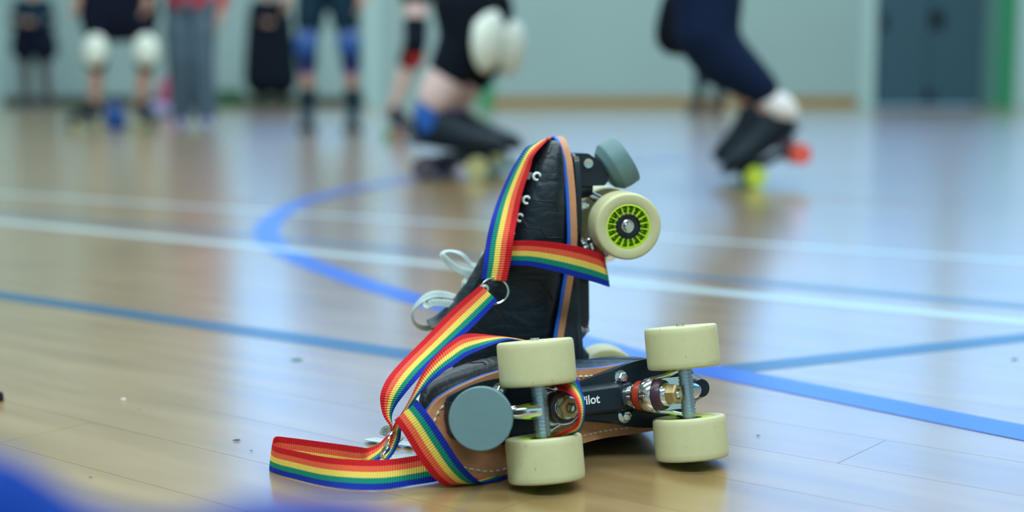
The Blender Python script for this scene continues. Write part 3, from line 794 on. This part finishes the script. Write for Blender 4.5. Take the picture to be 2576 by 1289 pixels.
ribbon('webbing', [(1360, 960, 1395, 915, 1.165, 1.170), (1398, 975, 1440, 934, 1.130, 1.150), (1440, 997, 1466, 990, 1.098, 1.112), (1455, 1036, 1471, 1038, 1.088, 1.096), (1447, 1070, 1463, 1077, 1.090, 1.100), (1420, 1085, 1440, 1094, 1.095, 1.105), (1385, 1100, 1400, 1112, 1.11, 1.12)], M_web, strap)
def ring_torus(c, a, b_, r, name='ring'):
    a = Vector(a); b_ = Vector(b_); pts = [Vector(c) + a * math.cos(2 * PI * k / 32) + b_ * math.sin(2 * PI * k / 32) for k in range(34)]
    inv = strap.matrix_world.inverted()
    return MB().tube([inv @ p for p in pts], r, 10, cap=False).build(name, M_chrome, strap, label='chrome ring')
c = W(1243, 733, 1.282); ring_torus(c, (.0130, .001, 0), (0, .002, .0115), .0009)
c = W(976, 1117, 1.146); v = (W(990, 1086, 1.146) - W(962, 1148, 1.146)) / 2; ring_torus(c, v, Vector((.0025, .010, 0.001)), .0010)
# frayed thread ends
MB().tube([strap.matrix_world.inverted() @ W(x, y, 1.32) for x, y in ((1371, 362), (1375, 352), (1377, 347))], .0004, 5).build('thread_end', M_dthread, strap)

# ------------------------------------------------------------------ people (blurred far figures)
M_skin = mat('skin', (0.52, 0.30, 0.24), .55, var=.05, bscale=8)
M_skinp = mat('pale_skin', (0.72, 0.52, 0.52), .55, var=.04, bscale=8)
M_navy = mat('navy_cloth', (0.003, 0.006, 0.020), .9, spec=.2)
M_navy2 = mat('navy_trouser_cloth', (0.003, 0.012, 0.045), .9, spec=.2)
M_blackc = mat('black_cloth', (0.002, 0.006, 0.014), .9, spec=.2)
M_jeans = mat('grey_denim', (0.075, 0.13, 0.19), .8, var=.15, bscale=20)
M_red = mat('red_cloth', (0.45, 0.010, 0.02), .75)
M_dteal = mat('dark_teal_cloth', (0.005, 0.028, 0.05), .9, spec=.2)
M_blue = mat('blue_pad_shell', (0.004, 0.06, 0.28), .3)
M_bluep = mat('blue_pad_fabric', (0.003, 0.018, 0.09), .9, spec=.2)
M_purple = mat('purple_cuff', (0.05, 0.02, 0.30), .6)
M_wpad = mat('white_pad_shell', (0.72, 0.78, 0.72), .35)
M_bpad = mat('black_pad_fabric', (0.002, 0.006, 0.014), .9, spec=.2)
M_pink = mat('pink_cloth', (0.42, 0.08, 0.18), .7)
M_lav = mat('lavender_cloth', (0.30, 0.30, 0.55), .7)
M_sock = mat('white_sock', (0.72, 0.68, 0.70), .8)
M_bsock = mat('blue_sock', (0.01, 0.10, 0.42), .8)
M_hair = mat('brown_hair', (0.03, 0.018, 0.01), .6)
M_hair2 = mat('fair_hair', (0.20, 0.13, 0.06), .6)
M_lens = mat('eye_dark', (0.01, 0.01, 0.012), .2)
M_lip = mat('lip', (0.35, 0.10, 0.10), .5)
M_pattern = mat('patterned_legging', (0.06, 0.045, 0.05), .8, var=.9, bscale=60)
M_wy = mat('yellow_green_wheel', (0.50, 0.62, 0.06), .4)
M_wr = mat('red_wheel', (0.75, 0.10, 0.07), .4)
M_wo = mat('orange_wheel', (0.45, 0.14, 0.08), .4)
M_wg = mat('green_wheel', (0.20, 0.45, 0.14), .4)
M_wc = mat('cream_wheel', (0.45, 0.42, 0.20), .4)
M_wd = mat('dark_wheel', (0.08, 0.06, 0.09), .4)

def blob(name, chains, m, parent, voxel=.012, smooth=4, label=None):
    """tapered capsule chains fused into one continuous surface"""
    b = MB(); inv = parent.matrix_world.inverted()
    for ch in chains:
        pts = [inv @ Vector(c[0]) for c in ch]; rr = [c[1] for c in ch]; sq = [c[2] if len(c) > 2 else 1 for c in ch]
        P = []; R = []
        for i, (p, r) in enumerate(zip(pts, rr)):
            P.append(p); R.append(r)
        t0 = (P[0] - P[1]).normalized(); t1 = (P[-1] - P[-2]).normalized()
        P = [P[0] + t0 * R[0] * .9, P[0] + t0 * R[0] * .6] + P + [P[-1] + t1 * R[-1] * .6, P[-1] + t1 * R[-1] * .9]
        R = [R[0] * .35, R[0] * .8] + R + [R[-1] * .8, R[-1] * .35]
        sq = [sq[0]] * 2 + sq + [sq[-1]] * 2
        rings = frames(P, R, 14)
        b.loft(rings)
    o = b.build(name, m, parent, label=label)
    rm = o.modifiers.new('fuse', 'REMESH'); rm.mode = 'VOXEL'; rm.voxel_size = voxel; rm.use_smooth_shade = True
    if smooth:
        s = o.modifiers.new('soften', 'SMOOTH'); s.factor = .5; s.iterations = smooth
    return o
def L_(a, b, f): return Vector(a).lerp(Vector(b), f)

def hand_chains(w, d, side, s=1.0):
    """w wrist, d direction of hand, side = thumb direction"""
    d = Vector(d).normalized(); side = Vector(side); side = (side - d * side.dot(d)).normalized(); n = d.cross(side)
    out = [[(w, .026 * s), (Vector(w) + d * .04 * s, .027 * s), (Vector(w) + d * .075 * s, .026 * s)]]
    for k, (off, ln) in enumerate(((.028, .068), (.010, .078), (-.009, .072), (-.027, .056))):
        p = Vector(w) + d * .080 * s + side * off * s
        q = p + d * ln * .5 * s + n * .010 * s; r = q + d * ln * .42 * s + n * .022 * s
        out.append([(p - d * .02 * s, .010 * s), (q, .009 * s), (r, .008 * s)])
    p = Vector(w) + d * .025 * s + side * .022 * s; q = p + d * .035 * s + side * .028 * s; r = q + d * .032 * s + side * .008 * s
    out.append([(p, .012 * s), (q, .010 * s), (r, .009 * s)])
    return out

def far_skate(parent, ankle, toe_dir, up_dir, boot_m, wheel_ms, sock=None, scale=1.0):
    """worn skate: boot with plate, four wheels and toe stop. ankle = point above heel at boot height"""
    t = Vector(toe_dir).normalized(); u = Vector(up_dir); u = (u - t * u.dot(t)).normalized(); y = u.cross(t)
    M = Matrix(((t.x, y.x, u.x, 0), (t.y, y.y, u.y, 0), (t.z, y.z, u.z, 0), (0, 0, 0, 1)))
    org = Vector(ankle) - (M.to_3x3() @ Vector((-.070, 0, .150))) * scale
    M = Matrix.Translation(org) @ M @ Matrix.Scale(scale, 4)
    inv = parent.matrix_world.inverted() @ M
    b = MB()
    sec = [SECI[i] for i in range(0, len(SECI), 3)]
    b.loft([[sec_pt(s, 2 * PI * j / 16) for j in range(16)] for s in sec])
    ol = outline(.002, 1); band(b, ol, lambda x: sz(x) - .008, lambda x: sz(x))
    b.box((.01, 0, .058), (.10, .020, .006)); b.box((0, 0, .050), (.045, .010, .010)); 
    for s in (1, -1):
        b.cyl((s * .05, 0, .055), (s * .062, 0, .018), .012, n=10); b.cyl((s * .075, -.055, .031), (s * .075, .055, .031), .006, n=8)
    b.v = [inv @ v for v in b.v]
    bt = b.build('skate_boot', boot_m, parent, sharp=50)
    k = 0
    for s in (1, -1):
        for yy in (.041, -.041):
            w = MB().lathe([(.001, -.017), (.012, -.017), (.012, -.019), (.029, -.019), (.031, -.015), (.031, .015), (.029, .019), (.012, .019), (.012, .017), (.001, .017)], inv @ Matrix.Translation((s * .075, yy, .031)) @ Matrix.Rotation(PI / 2, 4, 'X'), 20)
            w.build('wheel', wheel_ms[0 if s > 0 else 1], bt); k += 1
    MB().lathe([(.001, 0), (.018, 0), (.024, .006), (.024, .022), (.001, .022)], inv @ axisM((.122, 0, .04), (.5, 0, -.86)), 20).build('toe_stop', M_stop, bt)
    return M

def person(label, loc, J, top_m, leg_m, skin_m, hair_m, sleeves='long', shorts=False, slen=.62, skirt=None, group=None, face_dir=(0, -1, 0)):
    """J: joints (world). hipL hipR kneeL kneeR ankL ankR chest neck head shL shR elL elR wrL wrR"""
    r = thing('person', label, 'person', loc, group)
    bpy.context.view_layer.update()
    j = {k: Vector(v) for k, v in J.items()}
    f = Vector(face_dir).normalized()
    pel = (j['hipL'] + j['hipR']) / 2
    ch = []
    for s in 'LR':
        ch.append([(j['hip' + s], .082), (L_(j['hip' + s], j['knee' + s], .5), .072), (j['knee' + s], .052), (L_(j['knee' + s], j['ank' + s], .3), .056), (L_(j['knee' + s], j['ank' + s], .7), .042), (j['ank' + s], .034)])
        ch.append([(j['ank' + s], .034), (j['ank' + s] + Vector((0, 0, -.05)), .034)])
        ch.append([(j['sh' + s], .052), (L_(j['sh' + s], j['el' + s], .5), .046), (j['el' + s], .036), (L_(j['el' + s], j['wr' + s], .4), .035), (j['wr' + s], .026)])
        hd = (j['wr' + s] - j['el' + s]).normalized()
        ch += hand_chains(j['wr' + s], hd, f)
    ch.append([(j['hipL'], .085), (pel, .10), (j['hipR'], .085)])
    wst = L_(pel, j['chest'], .5)
    lat = (j['shR'] - j['shL']).normalized()
    for k in (-1, 1):
        ch.append([(pel + lat * .055 * k, .095), (wst + lat * .045 * k, .088), (j['chest'] + lat * .06 * k, .098), (j['neck'] + lat * .07 * k - (j['neck'] - j['chest']).normalized() * .07, .065)])
    ch.append([(j['shL'], .05), (j['neck'] - (j['neck'] - j['chest']).normalized() * .04, .07), (j['shR'], .05)])
    ch.append([(j['neck'] - (j['neck'] - j['chest']).normalized() * .05, .056), (j['neck'], .050), (L_(j['neck'], j['head'], .5), .050)])
    hu = (j['head'] - j['neck']).normalized(); H = j['head']
    ch.append([(H + hu * .045 - f * .012, .074), (H - f * .008, .078), (H - hu * .045 + f * .016, .058), (H - hu * .085 + f * .030, .036)])
    ch.append([(H + f * .075 + hu * .01, .010), (H + f * .092 - hu * .018, .013)])
    for k in (-1, 1):
        ch.append([(H + lat * .076 * k + hu * .012, .012), (H + lat * .078 * k - hu * .018, .010)])
    body = blob('body', ch, skin_m, r, .010, 3)
    inv = r.matrix_world.inverted()
    for k in (-1, 1):
        MB().lathe([(.001, .006), (.008, .004), (.010, -.004)], axisM(inv @ (H + f * .067 + lat * .03 * k + hu * .005), f), 12).build('eye', M_lens, body)
    MB().tube([inv @ (H + f * .074 - hu * .048 + lat * x - f * abs(x) * .3) for x in (-.022, 0, .022)], [.003, .005, .003], 8).build('mouth', M_lip, body)
    blob('hair', [[(H + hu * .060 - f * .022, .074), (H + hu * .015 - f * .035, .078), (H - hu * .05 - f * .045, .055)]], hair_m, r, .012, 3)
    # top
    tc = []
    for k in (-1, 1):
        tc.append([(pel + lat * .06 * k, .112), (wst + lat * .05 * k, .104), (j['chest'] + lat * .062 * k, .112), (j['neck'] + lat * .075 * k - (j['neck'] - j['chest']).normalized() * .075, .078)])
    tc.append([(j['shL'], .060), (j['neck'] - (j['neck'] - j['chest']).normalized() * .06, .075), (j['shR'], .060)])
    for s in 'LR':
        e_ = j['el' + s] if sleeves == 'short' else j['wr' + s]
        if sleeves == 'short': tc.append([(j['sh' + s], .062), (L_(j['sh' + s], j['el' + s], .7), .056)])
        else: tc.append([(j['sh' + s], .062), (L_(j['sh' + s], j['el' + s], .5), .054), (j['el' + s], .046), (L_(j['el' + s], j['wr' + s], .9), .038)])
    blob('shirt', tc, top_m, r, .014, 3)
    lc = [[(j['hipL'], .100), (pel, .112), (j['hipR'], .100)]]
    for s in 'LR':
        if shorts:
            lc.append([(j['hip' + s], .100), (L_(j['hip' + s], j['knee' + s], .35), .098), (L_(j['hip' + s], j['knee' + s], slen), .092)])
        else:
            lc.append([(j['hip' + s], .098), (L_(j['hip' + s], j['knee' + s], .5), .084), (j['knee' + s], .066), (L_(j['knee' + s], j['ank' + s], .35), .066), (L_(j['knee' + s], j['ank' + s], .92), .056)])
    if leg_m: blob('shorts' if shorts else 'trousers', lc, leg_m, r, .014, 3)
    return r, j
def knee_pad(r, knee, hip, ank, fwd, shell_m, fab_m, size=.075):
    knee = Vector(knee); up = (Vector(hip) - Vector(ank)).normalized(); f = Vector(fwd).normalized()
    blob('knee_pad', [[(L_(knee, hip, .28), .072), (knee, .068), (L_(knee, ank, .28), .066)]], fab_m, r, .012, 2)
    inv = r.matrix_world.inverted(); K = axisM(inv @ (knee + f * .045), f)
    sh = MB()
    sh.v = []
    prof = [(size * math.sin(a), .046 * math.cos(a)) for a in [PI / 2 * q / 8 for q in range(9)]]
    prof = [(max(r_, .0005), h) for r_, h in prof] + [(size * .9, -.006)]
    # taller than wide
    Sm = Matrix.Identity(4)
    upl = (inv.to_3x3() @ up); sh.lathe(prof, K, 28)
    c0 = inv @ (knee + f * .045)
    for i, v_ in enumerate(sh.v):
        d = (v_ - c0).dot(upl.normalized()); sh.v[i] = v_ + upl.normalized() * d * .35
    sh.build('knee_shell', shell_m, r, label='hard knee pad shell')

def standing(px, pyfoot, Yd, hdir=(0, -1, 0), spread=.13, H=1.70, lift=.0, arms='down'):
    """upright figure joints at ground point below px,pyfoot; lift = extra height from skates"""
    g = W(px, 212 + 1145 / Yd, Yd); x0 = g.x; f = Vector(hdir).normalized(); lat = Vector((-f.y, f.x, 0))  # lat: person's... right/left symmetric
    c = Vector((x0, Yd, 0)); z = lambda k: k * H + lift
    J = {}
    for s, k in (('L', -1), ('R', 1)):
        sx = Vector((k, 0, 0)) if abs(f.y) > .7 else lat * k
        J['hip' + s] = c + sx * .09 + Vector((0, 0, z(.52)))
        J['knee' + s] = c + sx * spread + f * .03 + Vector((0, 0, z(.285)))
        J['ank' + s] = c + sx * spread * 1.05 - f * .02 + Vector((0, 0, z(.05)))
        J['sh' + s] = c + sx * .19 + Vector((0, 0, z(.81)))
        if arms == 'down':
            J['el' + s] = c + sx * .25 + Vector((0, 0, z(.63))); J['wr' + s] = c + sx * .24 + f * .10 + Vector((0, 0, z(.49)))
        else:
            J['el' + s] = c + sx * .27 + f * .02 + Vector((0, 0, z(.65))); J['wr' + s] = c + sx * .06 + f * .20 + Vector((0, 0, z(.66)))
    J['chest'] = c + Vector((0, 0, z(.72))); J['neck'] = c + Vector((0, 0, z(.86))); J['head'] = c + Vector((0, 0, z(.935))) + f * .01
    return c, J
def shoe(r, ank, toe, m):
    ank = Vector(ank); t = Vector(toe).normalized(); g = Vector((ank.x, ank.y, 0))
    blob('shoe', [[(g - t * .05 + Vector((0, 0, .042)), .040), (g + t * .06 + Vector((0, 0, .040)), .039), (g + t * .15 + Vector((0, 0, .032)), .031)], [(g + Vector((0, 0, .05)), .040), (g + Vector((0, 0, .09)), .042)]], m, r, .010, 2)

# person with white knee pads
c, J = standing(305, 330, 9.8, spread=.17, lift=.07)
J['kneeL'] = W(245, 128, 9.72); J['kneeR'] = W(372, 128, 9.72); J['ankL'] = W(240, 262, 9.8); J['ankR'] = W(352, 262, 9.8)
r, j = person('skater in black shorts with two white knee pads, second figure from left', c, J, M_navy, M_navy, M_skin, M_hair, shorts=True)
blob('skirt', [[(Vector((x, 9.8, J['hipL'].z + .05)), .14), (Vector((x * 1.0, 9.8, .78)), .14), (Vector((x, 9.8, .72)), .13)] for x in (c.x - .12, c.x, c.x + .14)], M_navy, r, .02, 2)
for s, tx in (('L', -.8), ('R', .45)):
    knee_pad(r, j['knee' + s], j['hip' + s], j['ank' + s], (0, -1, .1), M_wpad, M_bpad, .082)
    far_skate(r, Vector((j['ank' + s].x, j['ank' + s].y, .152)), (tx, -.6, 0), (0, 0, 1), M_dark, (M_wc, M_wc))
# grey jeans
c, J = standing(487, 325, 10.25, spread=.085)
r, j = person('person in loose grey-blue jeans and red top standing beside the white knee pads', c, J, M_red, M_jeans, M_skin, M_hair2)
blob('loose_leg', [[(L_(j['hip' + s], j['knee' + s], .4), .10), (j['knee' + s], .088), (L_(j['knee' + s], j['ank' + s], .95), .078)] for s in 'LR'], M_jeans, r, .014, 2)
for s in 'LR': shoe(r, j['ank' + s], (.2, -1, 0), M_lav)
# blue knee pads
c, J = standing(828, 335, 9.4, spread=.14, lift=.07)
J['kneeL'] = W(772, 118, 9.32); J['kneeR'] = W(880, 118, 9.32); J['ankL'] = W(775, 270, 9.4); J['ankR'] = W(888, 270, 9.4)
r, j = person('skater in dark clothes with shiny blue knee pads and dark boots, legs apart', c, J, M_navy, M_dteal, M_skin, M_hair, shorts=True)
for s in 'LR':
    knee_pad(r, j['knee' + s], j['hip' + s], j['ank' + s], (0, -1, .3), M_blue, M_bluep, .078)
    k0 = L_(j['knee' + s], j['ank' + s], .28); k1 = L_(j['knee' + s], j['ank' + s], .38)
    blob('cuff', [[(k0, .064), (k1, .058)]], M_purple, r, .012, 1)
    blob('sock', [[(L_(j['knee' + s], j['ank' + s], .72), .052), (j['ank' + s], .050)]], M_dteal, r, .012, 1)
    far_skate(r, Vector((j['ank' + s].x, j['ank' + s].y, .152)), (.05, -1, 0), (0, 0, 1), M_dteal, (M_wd, M_wd))
# dark coat figure by the wall
c, J = standing(683, 265, 19.2, spread=.12, arms='folded')
r, j = person('person in a long black coat standing by the wall with folded arms', c, J, M_blackc, M_blackc, M_skin, M_hair)
blob('coat', [[(c + Vector((x, 0, 1.25)), .20), (c + Vector((x * 1.2, 0, .75)), .23), (c + Vector((x * 1.4, 0, .38)), .24)] for x in (-.09, .09)], M_blackc, r, .03, 3)
for s in 'LR': shoe(r, j['ank' + s], (.1, -1, 0), M_dark)
# far left figure
c, J = standing(93, 262, 19.0, spread=.13, arms='folded')
r, j = person('person in dark top and navy shorts at the far left by the wall', c, J, M_dteal, M_navy, M_skin, M_hair, shorts=True)
blob('legging', [[(L_(j['hip' + s], j['knee' + s], .5), .082), (j['knee' + s], .066), (L_(j['knee' + s], j['ank' + s], .5), .062), (j['ank' + s], .05)] for s in 'LR'], M_pattern, r, .014, 2)
blob('skirt', [[(c + Vector((x, 0, 1.0)), .15), (c + Vector((x * 1.2, 0, .78)), .17)] for x in (-.12, .12)], M_navy, r, .02, 2)
for s in 'LR': shoe(r, j['ank' + s], (.1 if s == 'R' else -.1, -1, 0), M_jeans)
# pale legged skater behind the crouching one
c, J = standing(1040, 350, 8.3, spread=.13, lift=.07)
J['kneeL'] = W(1045, 108, 8.2); J['ankL'] = W(988, 275, 8.3); J['hipL'] = W(1048, -75, 8.3); J['hipR'] = W(1125, -75, 8.35); J['kneeR'] = W(1150, 112, 8.3); J['ankR'] = W(1150, 275, 8.3)
r, j = person('bare-legged skater with black and red knee pad partly hidden behind the crouching skater', c, J, M_blackc, M_blackc, M_skinp, M_hair2, shorts=True, slen=.38)
for s in 'LR':
    knee_pad(r, j['knee' + s], j['hip' + s], j['ank' + s], (.2, -1, 0), M_bpad, M_bpad, .06)
    blob('pad_strap', [[(L_(j['knee' + s], j['ank' + s], .16) + Vector((.02, -.02, 0)), .062), (L_(j['knee' + s], j['ank' + s], .24) + Vector((.02, -.02, 0)), .060)]], M_red, r, .012, 1)
    far_skate(r, Vector((j['ank' + s].x, j['ank' + s].y, .152)), (.5, -.8, 0), (0, 0, 1), M_dark, (M_wo, M_wg))
# crouching skater (right facing), skate close
Yn = 4.84
r_loc = G(1130, 450)
J = dict(kneeL=W(1175, 105, Yn), ankL=W(1075, 280, Yn), hipL=W(1165, -130, Yn), kneeR=W(1225, 128, Yn + .22), ankR=W(1125, 276, Yn + .22), hipR=W(1190, -135, Yn + .2))
ph = Vector((J['hipL'] + J['hipR'])) / 2
J['chest'] = ph + Vector((.08, 0, .36)); J['neck'] = ph + Vector((.13, 0, .60)); J['head'] = ph + Vector((.17, 0, .75))
J['shL'] = J['neck'] + Vector((-.04, -.17, -.05)); J['shR'] = J['neck'] + Vector((-.04, .17, -.05))
J['elL'] = J['shL'] + Vector((-.10, -.06, -.27)); J['elR'] = J['shR'] + Vector((-.06, .06, -.27))
J['wrL'] = J['elL'] + Vector((.14, .02, -.16)); J['wrR'] = J['elR'] + Vector((.14, .04, -.16))
r, j = person('crouching skater in black with large white knee pads and pale bare calves, facing right', r_loc, J, M_blackc, M_blackc, M_skinp, M_hair, shorts=True, face_dir=(1, 0, -.1))
for s in 'LR':
    blob('knee_pad', [[(L_(j['knee' + s], j['hip' + s], .42), .115), (j['knee' + s], .098), (L_(j['knee' + s], j['ank' + s], .42), .076)]], M_bpad, r, .012, 2)
    inv = r.matrix_world.inverted(); f = Vector((.80, -.55 if s == 'L' else -.25, .05)).normalized()
    kc = j['knee' + s] + f * .082; sh = MB(); sh.lathe([(.0005, .05), (.03, .047), (.055, .038), (.074, .02), (.082, 0), (.078, -.006)], axisM(inv @ kc, f), 28)
    ax_ = Vector((.25, 0, 1)).normalized() if s == 'L' else Vector((.55, 0, 1)).normalized()
    for i, v_ in enumerate(sh.v): sh.v[i] = v_ + ax_ * (v_ - inv @ kc).dot(ax_) * .35
    sh.build('knee_shell', M_wpad, r, label='large white knee shell')
    blob('calf_sleeve', [[(L_(j['knee' + s], j['ank' + s], .5), .069), (L_(j['knee' + s], j['ank' + s], .8), .062)]], M_skinp, r, .012, 2)
    blob('sock', [[(L_(j['knee' + s], j['ank' + s], .98), .050), (j['ank' + s] + Vector((0, 0, -.05)), .048)]], M_bsock, r, .012, 2)
    far_skate(r, Vector((j['ank' + s].x, j['ank' + s].y, .184)), (1, -.12, 0), (0, 0, 1), M_dark, (M_wc, M_wd), scale=1.22)
# leaning skater at right
Yn = 4.46
loc = G(1900, 470)
J = dict(kneeL=W(1745, 95, Yn), ankL=W(1932, 235, Yn), hipL=W(1800, -150, Yn + .02), kneeR=W(1720, 70, Yn + .22), ankR=W(1880, 215, Yn + .25), hipR=W(1800, -150, Yn + .2))
ph = Vector((J['hipL'] + J['hipR'])) / 2
J['chest'] = ph + Vector((-.10, 0, .35)); J['neck'] = ph + Vector((-.16, 0, .58)); J['head'] = ph + Vector((-.20, 0, .73))
J['shL'] = J['neck'] + Vector((.03, -.17, -.05)); J['shR'] = J['neck'] + Vector((.03, .17, -.05))
J['elL'] = J['shL'] + Vector((.10, -.08, -.26)); J['elR'] = J['shR'] + Vector((-.08, .06, -.26))
J['wrL'] = J['elL'] + Vector((-.10, .02, -.17)); J['wrR'] = J['elR'] + Vector((-.06, .04, -.18))
r, j = person('skater in navy trousers leaning left, one black skate tipped onto its green wheel', loc, J, M_navy, M_navy2, M_skin, M_hair, face_dir=(-1, 0, -.1))
blob('trouser_leg', [[(L_(j['hipL'], j['kneeL'], .3), .115), (j['kneeL'] + Vector((.04, 0, 0)), .105), (L_(j['kneeL'], j['ankL'], .4), .092), (L_(j['kneeL'], j['ankL'], .85), .062)]], M_navy2, r, .014, 2)
blob('knee_pad', [[(L_(j['kneeR'], j['hipR'], .25) + Vector((-.02, 0, 0)), .082), (j['kneeR'] + Vector((-.02, 0, -.02)), .078)]], M_bpad, r, .012, 2)
blob('sock', [[(W(1935, 255, Yn), .042), (W(1960, 272, Yn), .050), (W(1975, 282, Yn), .045)]], M_sock, r, .010, 2)
td = Vector((-math.cos(math.radians(27)), -.05, -math.sin(math.radians(27))))
far_skate(r, W(1958, 300, Yn), td, (-.45, 0, .9), M_dark, (M_wy, M_wr), scale=1.04)
far_skate(r, W(1915, 275, Yn + .25), (-.85, -.1, -.5), (-.5, 0, .86), M_dark, (M_wd, M_wd))
# distant dark legs behind
c, J = standing(1785, 290, 14.9, spread=.10, lift=.07)
r, j = person('distant skater in dark trousers seen behind the leaning skater', c, J, M_dteal, M_dteal, M_skin, M_hair)
for s in 'LR': far_skate(r, Vector((j['ank' + s].x, j['ank' + s].y, .152)), (-.6, -.8, 0), (0, 0, 1), M_dark, (M_wd, M_wo))

# ------------------------------------------------------------------ loose things
c = G(287, 330)
t = thing('drawstring_bag', 'small bright blue bag slumped on the floor between the skates of the white-padded skater', 'bag', c)
bpy.context.view_layer.update()
bg = blob('bag_body', [[(c + Vector((-.01, 0, .06)), .062), (c + Vector((.0, 0, .13)), .060), (c + Vector((.02, 0, .20)), .032)], [(c + Vector((.05, 0, .045)), .045), (c + Vector((.03, 0, .12)), .05)]], M_blue, t, .010, 2)
blob('bag_neck', [[(c + Vector((.02, 0, .20)), .03), (c + Vector((.03, 0, .235)), .022)]], M_bluep, t, .008, 1)
c = G(415, 300)
t = thing('bundle', 'pink and lavender cloth bundle on the floor left of the grey jeans', 'bag', c)
bpy.context.view_layer.update()
blob('pink_cloth', [[(c + Vector((.02, 0, .20)), .09), (c + Vector((.06, 0, .33)), .085)]], M_pink, t, .014, 2)
blob('lavender_cloth', [[(c + Vector((-.06, -.02, .085)), .08), (c + Vector((.08, -.02, .080)), .07)]], M_lav, t, .014, 2)
# very close, out of focus blue object at the bottom left
M_fore = mat('deep_blue_fabric', (0.0008, 0.030, 0.23), .9, spec=.2)
Yf = .36
t = thing('blue_bag', 'deep blue padded bag very close to camera, strongly blurred at the bottom-left corner', 'bag', (-.12, Yf, 0))
bpy.context.view_layer.update()
def fp(px, py, dy=0): return W(px, py, Yf + dy)
a1 = fp(-40, 1330); a2 = fp(-240, 1220); b1 = fp(670, 1445); b2 = fp(900, 1440)
def down(p, z): return Vector((p.x, p.y, z))
blob('padded_body', [[(down(a2, .03), .028), (a2 - Vector((0, 0, .01)), .026)], [(down(a1, .03), .028), (a1, .022)], [(a1, .020), (fp(130, 1440), .020), (fp(400, 1500), .020), (b1, .021), (b2, .0205), (fp(1030, 1480), .016)],
   [(down(b1, .03), .028), (b1, .020)], [(down(b2, .03), .028), (b2, .020)], [(down(fp(250, 1500), .03), .028), (fp(250, 1510), .02)], [(down(a2, .03), .029), (down(b2, .03), .029)]], M_fore, t, .006, 6)
MB().tube([t.matrix_world.inverted() @ p for p in (fp(100, 1490, -.022), fp(350, 1540, -.021), fp(620, 1490, -.021))], .003, 8).build('seam_piping', M_navy, t)
# dark corner at the left edge
c = G(-16, 1010)
t = thing('toe_guard', 'small black pointed corner of an object poking in at the left edge of the floor', 'guard', c)
g = MB(); g.loft([[Vector((x * k, y * k, z)) for x, y in ((-.055, -.012), (-.002, -.018), (.0105, 0.0), (.000, .010), (-.05, .020))] for z, k in ((.0005, 1), (.006, 1.0), (.009, .9))])
g.build('guard_shell', mat('black_plastic', (.012, .006, .012), .4), t, smooth=False)
g = MB(); g.tube([(-.05, -.0125, .009), (-.003, -.0165, .0095), (.0085, 0, .0095)], .0008, 6).build('guard_rim', M_purple, t)
# specks of dirt on the floor; the white one is a painted glint
M_deb = mat('dark_fluff', (.02, .04, .05), .9); M_debt = mat('teal_fluff', (.01, .14, .14), .9); M_glint = mat('painted_glint', (.9, .9, .9), .4)
for (px, py, s, m, lab) in ((597, 1111, .0032, M_deb, 'largest dark fluff speck on floor left of the strap loop'), (633, 1137, .0014, M_deb, 'tiny dark speck just left of the strap loop'), (746, 907, .0062, M_debt, 'teal smudge of fluff on floor below the dark line'),
                       (311, 1007, .0020, M_glint, 'glint painted as a bright white speck on the floor at lower left'), (228, 1204, .0013, M_deb, 'tiny dark crumb near the bottom-left blue blur'), (1907, 1099, .0018, M_deb, 'small dark speck right of the rear wheels'), (2551, 906, .0035, M_deb, 'dark speck near the right edge of the floor'), (350, 1033, .001, M_deb, 'minute dark mark right of the painted glint')):
    q = G(px, py); vs = []; fs = []
    n = 9; ang = random.random() * 3
    for k in range(n):
        a = 2 * PI * k / n; rr = s * (.6 + .5 * random.random()); vs.append((rr * 1.5 * math.cos(a), rr * .7 * math.sin(a), .0001))
    for k in range(n): vs.append((vs[k][0] * .5, vs[k][1] * .5, min(.0012, s * .3)))
    fs = [(k, (k + 1) % n, n + (k + 1) % n, n + k) for k in range(n)] + [tuple(range(n, 2 * n)), tuple(range(n))[::-1]]
    o = mesh('floor_speck', vs, fs, m); o.location = (q.x, q.y, .0009 if py > 1000 else .0005); o['label'] = lab; o['category'] = 'debris'
